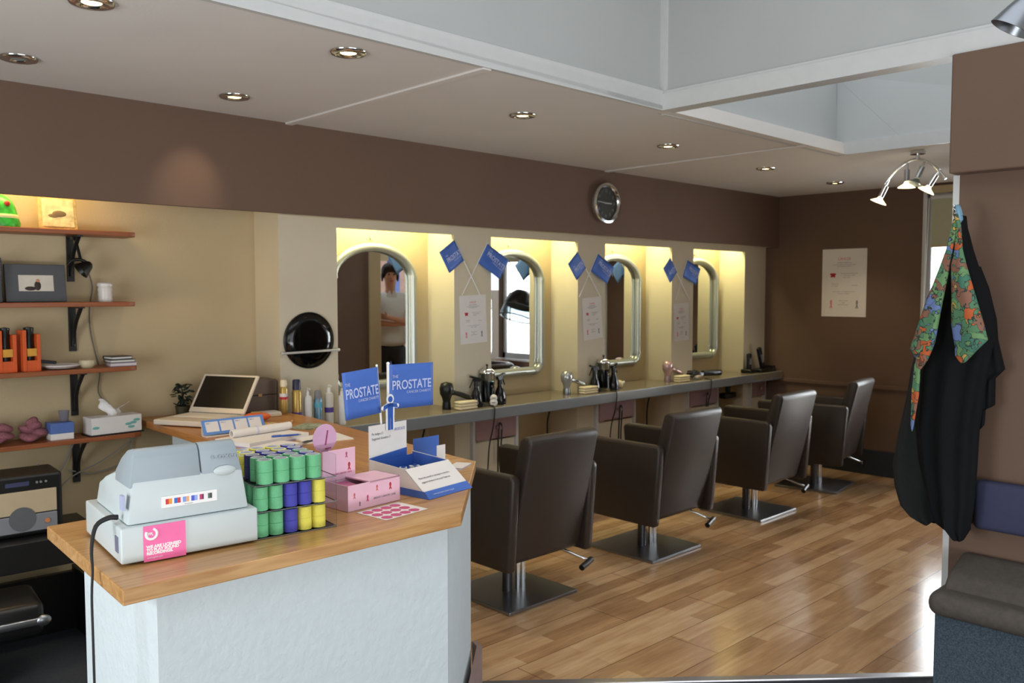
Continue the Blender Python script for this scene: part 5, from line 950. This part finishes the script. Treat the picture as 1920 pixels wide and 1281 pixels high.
pe = thing('person', 'person in white polo shirt and dark trousers, arms crossed, in the first mirror', 'person', (5.73, 0.985, 0.0), 0.45)
pe.scale = (1.03, 1.03, 1.035)
SK = mat('skin_tone', (204, 150, 122), 0.55, noise=0.04); SHIRT = mat('white_polo_cotton', (232, 236, 240), 0.8, noise=0.02); TRO = mat('dark_trouser_cloth', (34, 34, 38), 0.8, noise=0.1); HAIR = mat('dark_brown_hair', (44, 26, 20), 0.5, noise=0.3, nscale=60)
pts = [(0, 0, 0.98, 0.15, 0.11), (0, 0, 1.15, 0.125, 0.10), (0, 0.01, 1.36, 0.15, 0.105), (0, 0, 1.52, 0.07, 0.06), (0, 0.01, 1.585, 0.055, 0.058), (0, 0.02, 1.68, 0.074, 0.088), (0, 0.015, 1.765, 0.074, 0.088),
       (0.17, 0, 1.47, 0.055, 0.055), (0.235, 0.03, 1.33, 0.048, 0.048), (0.245, 0.09, 1.20, 0.04, 0.04), (0.12, 0.20, 1.22, 0.036, 0.034), (-0.03, 0.235, 1.26, 0.028, 0.026), (-0.10, 0.225, 1.275, 0.033, 0.02),
       (-0.17, 0, 1.47, 0.055, 0.055), (-0.235, 0.03, 1.33, 0.048, 0.048), (-0.245, 0.09, 1.20, 0.04, 0.04), (-0.12, 0.18, 1.205, 0.036, 0.034), (0.02, 0.19, 1.19, 0.028, 0.026), (0.10, 0.165, 1.20, 0.033, 0.02),
       (0.095, 0, 0.88, 0.09, 0.095), (0.10, 0.01, 0.52, 0.058, 0.062), (0.10, -0.01, 0.30, 0.05, 0.054), (0.10, 0, 0.09, 0.036, 0.04), (0.11, 0.14, 0.045, 0.038, 0.028),
       (-0.095, 0, 0.88, 0.09, 0.095), (-0.10, 0.01, 0.52, 0.058, 0.062), (-0.10, -0.01, 0.30, 0.05, 0.054), (-0.10, 0, 0.09, 0.036, 0.04), (-0.11, 0.14, 0.045, 0.038, 0.028)]
ed = [(0, 1), (1, 2), (2, 3), (3, 4), (4, 5), (5, 6), (2, 7), (7, 8), (8, 9), (9, 10), (10, 11), (11, 12), (2, 13), (13, 14), (14, 15), (15, 16), (16, 17), (17, 18), (0, 19), (19, 20), (20, 21), (21, 22), (22, 23), (0, 24), (24, 25), (25, 26), (26, 27), (27, 28)]
def hand(pts, ed, root, c, d, s):
    base = Vector(c); d = Vector(d).normalized()
    for k, (dz, L_) in enumerate(((0.024, 0.055), (0.008, 0.064), (-0.008, 0.058), (-0.024, 0.045))):
        i = len(pts); a = base + Vector((0, 0, dz)) + d * 0.02; b = a + d * L_ * 0.5 + Vector((0, -0.006, 0)); e = b + d * L_ * 0.45 + Vector((0, -0.022, -0.004))
        pts += [(*a, 0.0095), (*b, 0.0088), (*e, 0.0075)]; ed += [(root, i), (i, i + 1), (i + 1, i + 2)]
    i = len(pts); a = base + Vector((0, 0.012, 0.032)) - d * 0.02; b = a + Vector((0, 0.006, 0.028)) + d * 0.02
    pts += [(*a, 0.011), (*b, 0.009)]; ed += [(root, i), (i, i + 1)]
hand(pts, ed, 12, pts[12][:3], (-1, -0.35, 0.15), 1); hand(pts, ed, 18, pts[18][:3], (1, -0.3, 0.1), 1)
me = bpy.data.meshes.new('body'); me.from_pydata([p[:3] for p in pts], ed, []); body = P('body', me, SK, pe)
def skinit(o, pts, subs=2):
    me = o.data; bm = bmesh.new(); bm.from_mesh(me); lay = bm.verts.layers.skin.verify(); bm.verts.ensure_lookup_table()
    for i, p in enumerate(pts): bm.verts[i][lay].radius = (p[3], p[4] if len(p) > 4 else p[3])
    bm.verts[0][lay].use_root = True
    bm.to_mesh(me); bm.free(); sk = o.modifiers.new('skin', 'SKIN'); sk.use_smooth_shade = True; sk.branch_smoothing = 0.3
    s2 = o.modifiers.new('sub', 'SUBSURF'); s2.levels = subs; s2.render_levels = subs
skinit(body, pts)
def cloth_skin(name, pts, ed, m_):
    me = bpy.data.meshes.new(name); me.from_pydata([p[:3] for p in pts], ed, []); o = P(name, me, m_, pe); skinit(o, pts); return o
sp = [(0, 0, 0.99, 0.200, 0.165), (0, 0, 1.15, 0.178, 0.150), (0, 0.02, 1.34, 0.190, 0.155), (0, 0.0, 1.48, 0.120, 0.10), (0, 0.0, 1.56, 0.074, 0.074), (0.17, 0, 1.47, 0.078, 0.075), (0.235, 0.03, 1.34, 0.072, 0.07), (0.243, 0.05, 1.28, 0.068, 0.066), (-0.17, 0, 1.47, 0.078, 0.075), (-0.235, 0.03, 1.34, 0.072, 0.07), (-0.243, 0.05, 1.28, 0.068, 0.066)]
sp[0] = (0, 0, 0.93, 0.205, 0.17)
sp.insert(1, (0, 0, 1.03, 0.195, 0.16))
cloth_skin('polo_shirt', sp, [(0, 1), (1, 2), (2, 3), (3, 4), (4, 5), (4, 6), (6, 7), (7, 8), (4, 9), (9, 10), (10, 11)], SHIRT)
tp = [(0, 0, 1.02, 0.150, 0.125), (0, 0, 0.93, 0.172, 0.145), (0.10, 0, 0.86, 0.108, 0.112), (0.105, 0.01, 0.52, 0.078, 0.082), (0.105, 0, 0.13, 0.072, 0.078), (-0.10, 0, 0.86, 0.108, 0.112), (-0.105, 0.01, 0.52, 0.078, 0.082), (-0.105, 0, 0.13, 0.072, 0.078)]
cloth_skin('trousers', tp, [(0, 1), (1, 2), (2, 3), (3, 4), (1, 5), (5, 6), (6, 7)], TRO)
hb = MB(); hb.sph((0, -0.012, 1.763), 0.098, (0.98, 1.1, 1.0), n=24)
for v in list(hb.bm.verts):
    if v.co.y > 0.055 and v.co.z < 1.79: v.co.y = 0.055 + (v.co.y - 0.055) * 0.1
    if v.co.z < 1.68: v.co.z = 1.68
hb.sph((0, -0.10, 1.70), 0.045, (1, 1, 1.1)).sph((0.085, -0.005, 1.713), 0.03, (0.5, 1.2, 2)).sph((-0.085, -0.005, 1.713), 0.03, (0.5, 1.2, 2)).build('hair', HAIR, pe, 70)
MB().sph((-0.03, 0.098, 1.730), 0.010, (1.3, 0.6, 0.8)).sph((0.03, 0.098, 1.730), 0.010, (1.3, 0.6, 0.8)).box((-0.048, 0.096, 1.750), (-0.014, 0.105, 1.755)).box((0.014, 0.096, 1.750), (0.048, 0.105, 1.755)).build('eyes_and_brows', HAIR, pe, 60)
MB().sph((0, 0.106, 1.700), 0.014, (0.8, 1.1, 1.8)).build('nose', SK, pe, 60); MB().sph((0, 0.098, 1.658), 0.018, (1.3, 0.5, 0.4)).build('lips', mat('lip_rose', (170, 90, 84), 0.5, noise=0.03), pe, 60)
for s_ in (-1, 1): MB().sph((s_ * 0.084, 0.01, 1.713), 0.02, (0.4, 0.8, 1.4)).build('ear', SK, pe, 60)
MB().prism([(-0.06, 1.50), (-0.02, 1.56), (0, 1.50), (-0.02, 1.46)], -0.004, 0.004, M=Matrix.Translation((0, 0.092, 0)) @ Matrix.Rotation(PI / 2, 4, 'X')).prism([(0.06, 1.50), (0.02, 1.56), (0, 1.50), (0.02, 1.46)], -0.004, 0.004, M=Matrix.Translation((0, 0.092, 0)) @ Matrix.Rotation(PI / 2, 4, 'X')).build('collar', SHIRT, pe)
for s_ in (-1, 1): MB().sph((s_ * 0.108, 0.07, 0.045), 0.06, (0.85, 2.1, 0.75), n=16).build('shoe', BLACK, pe, 60)
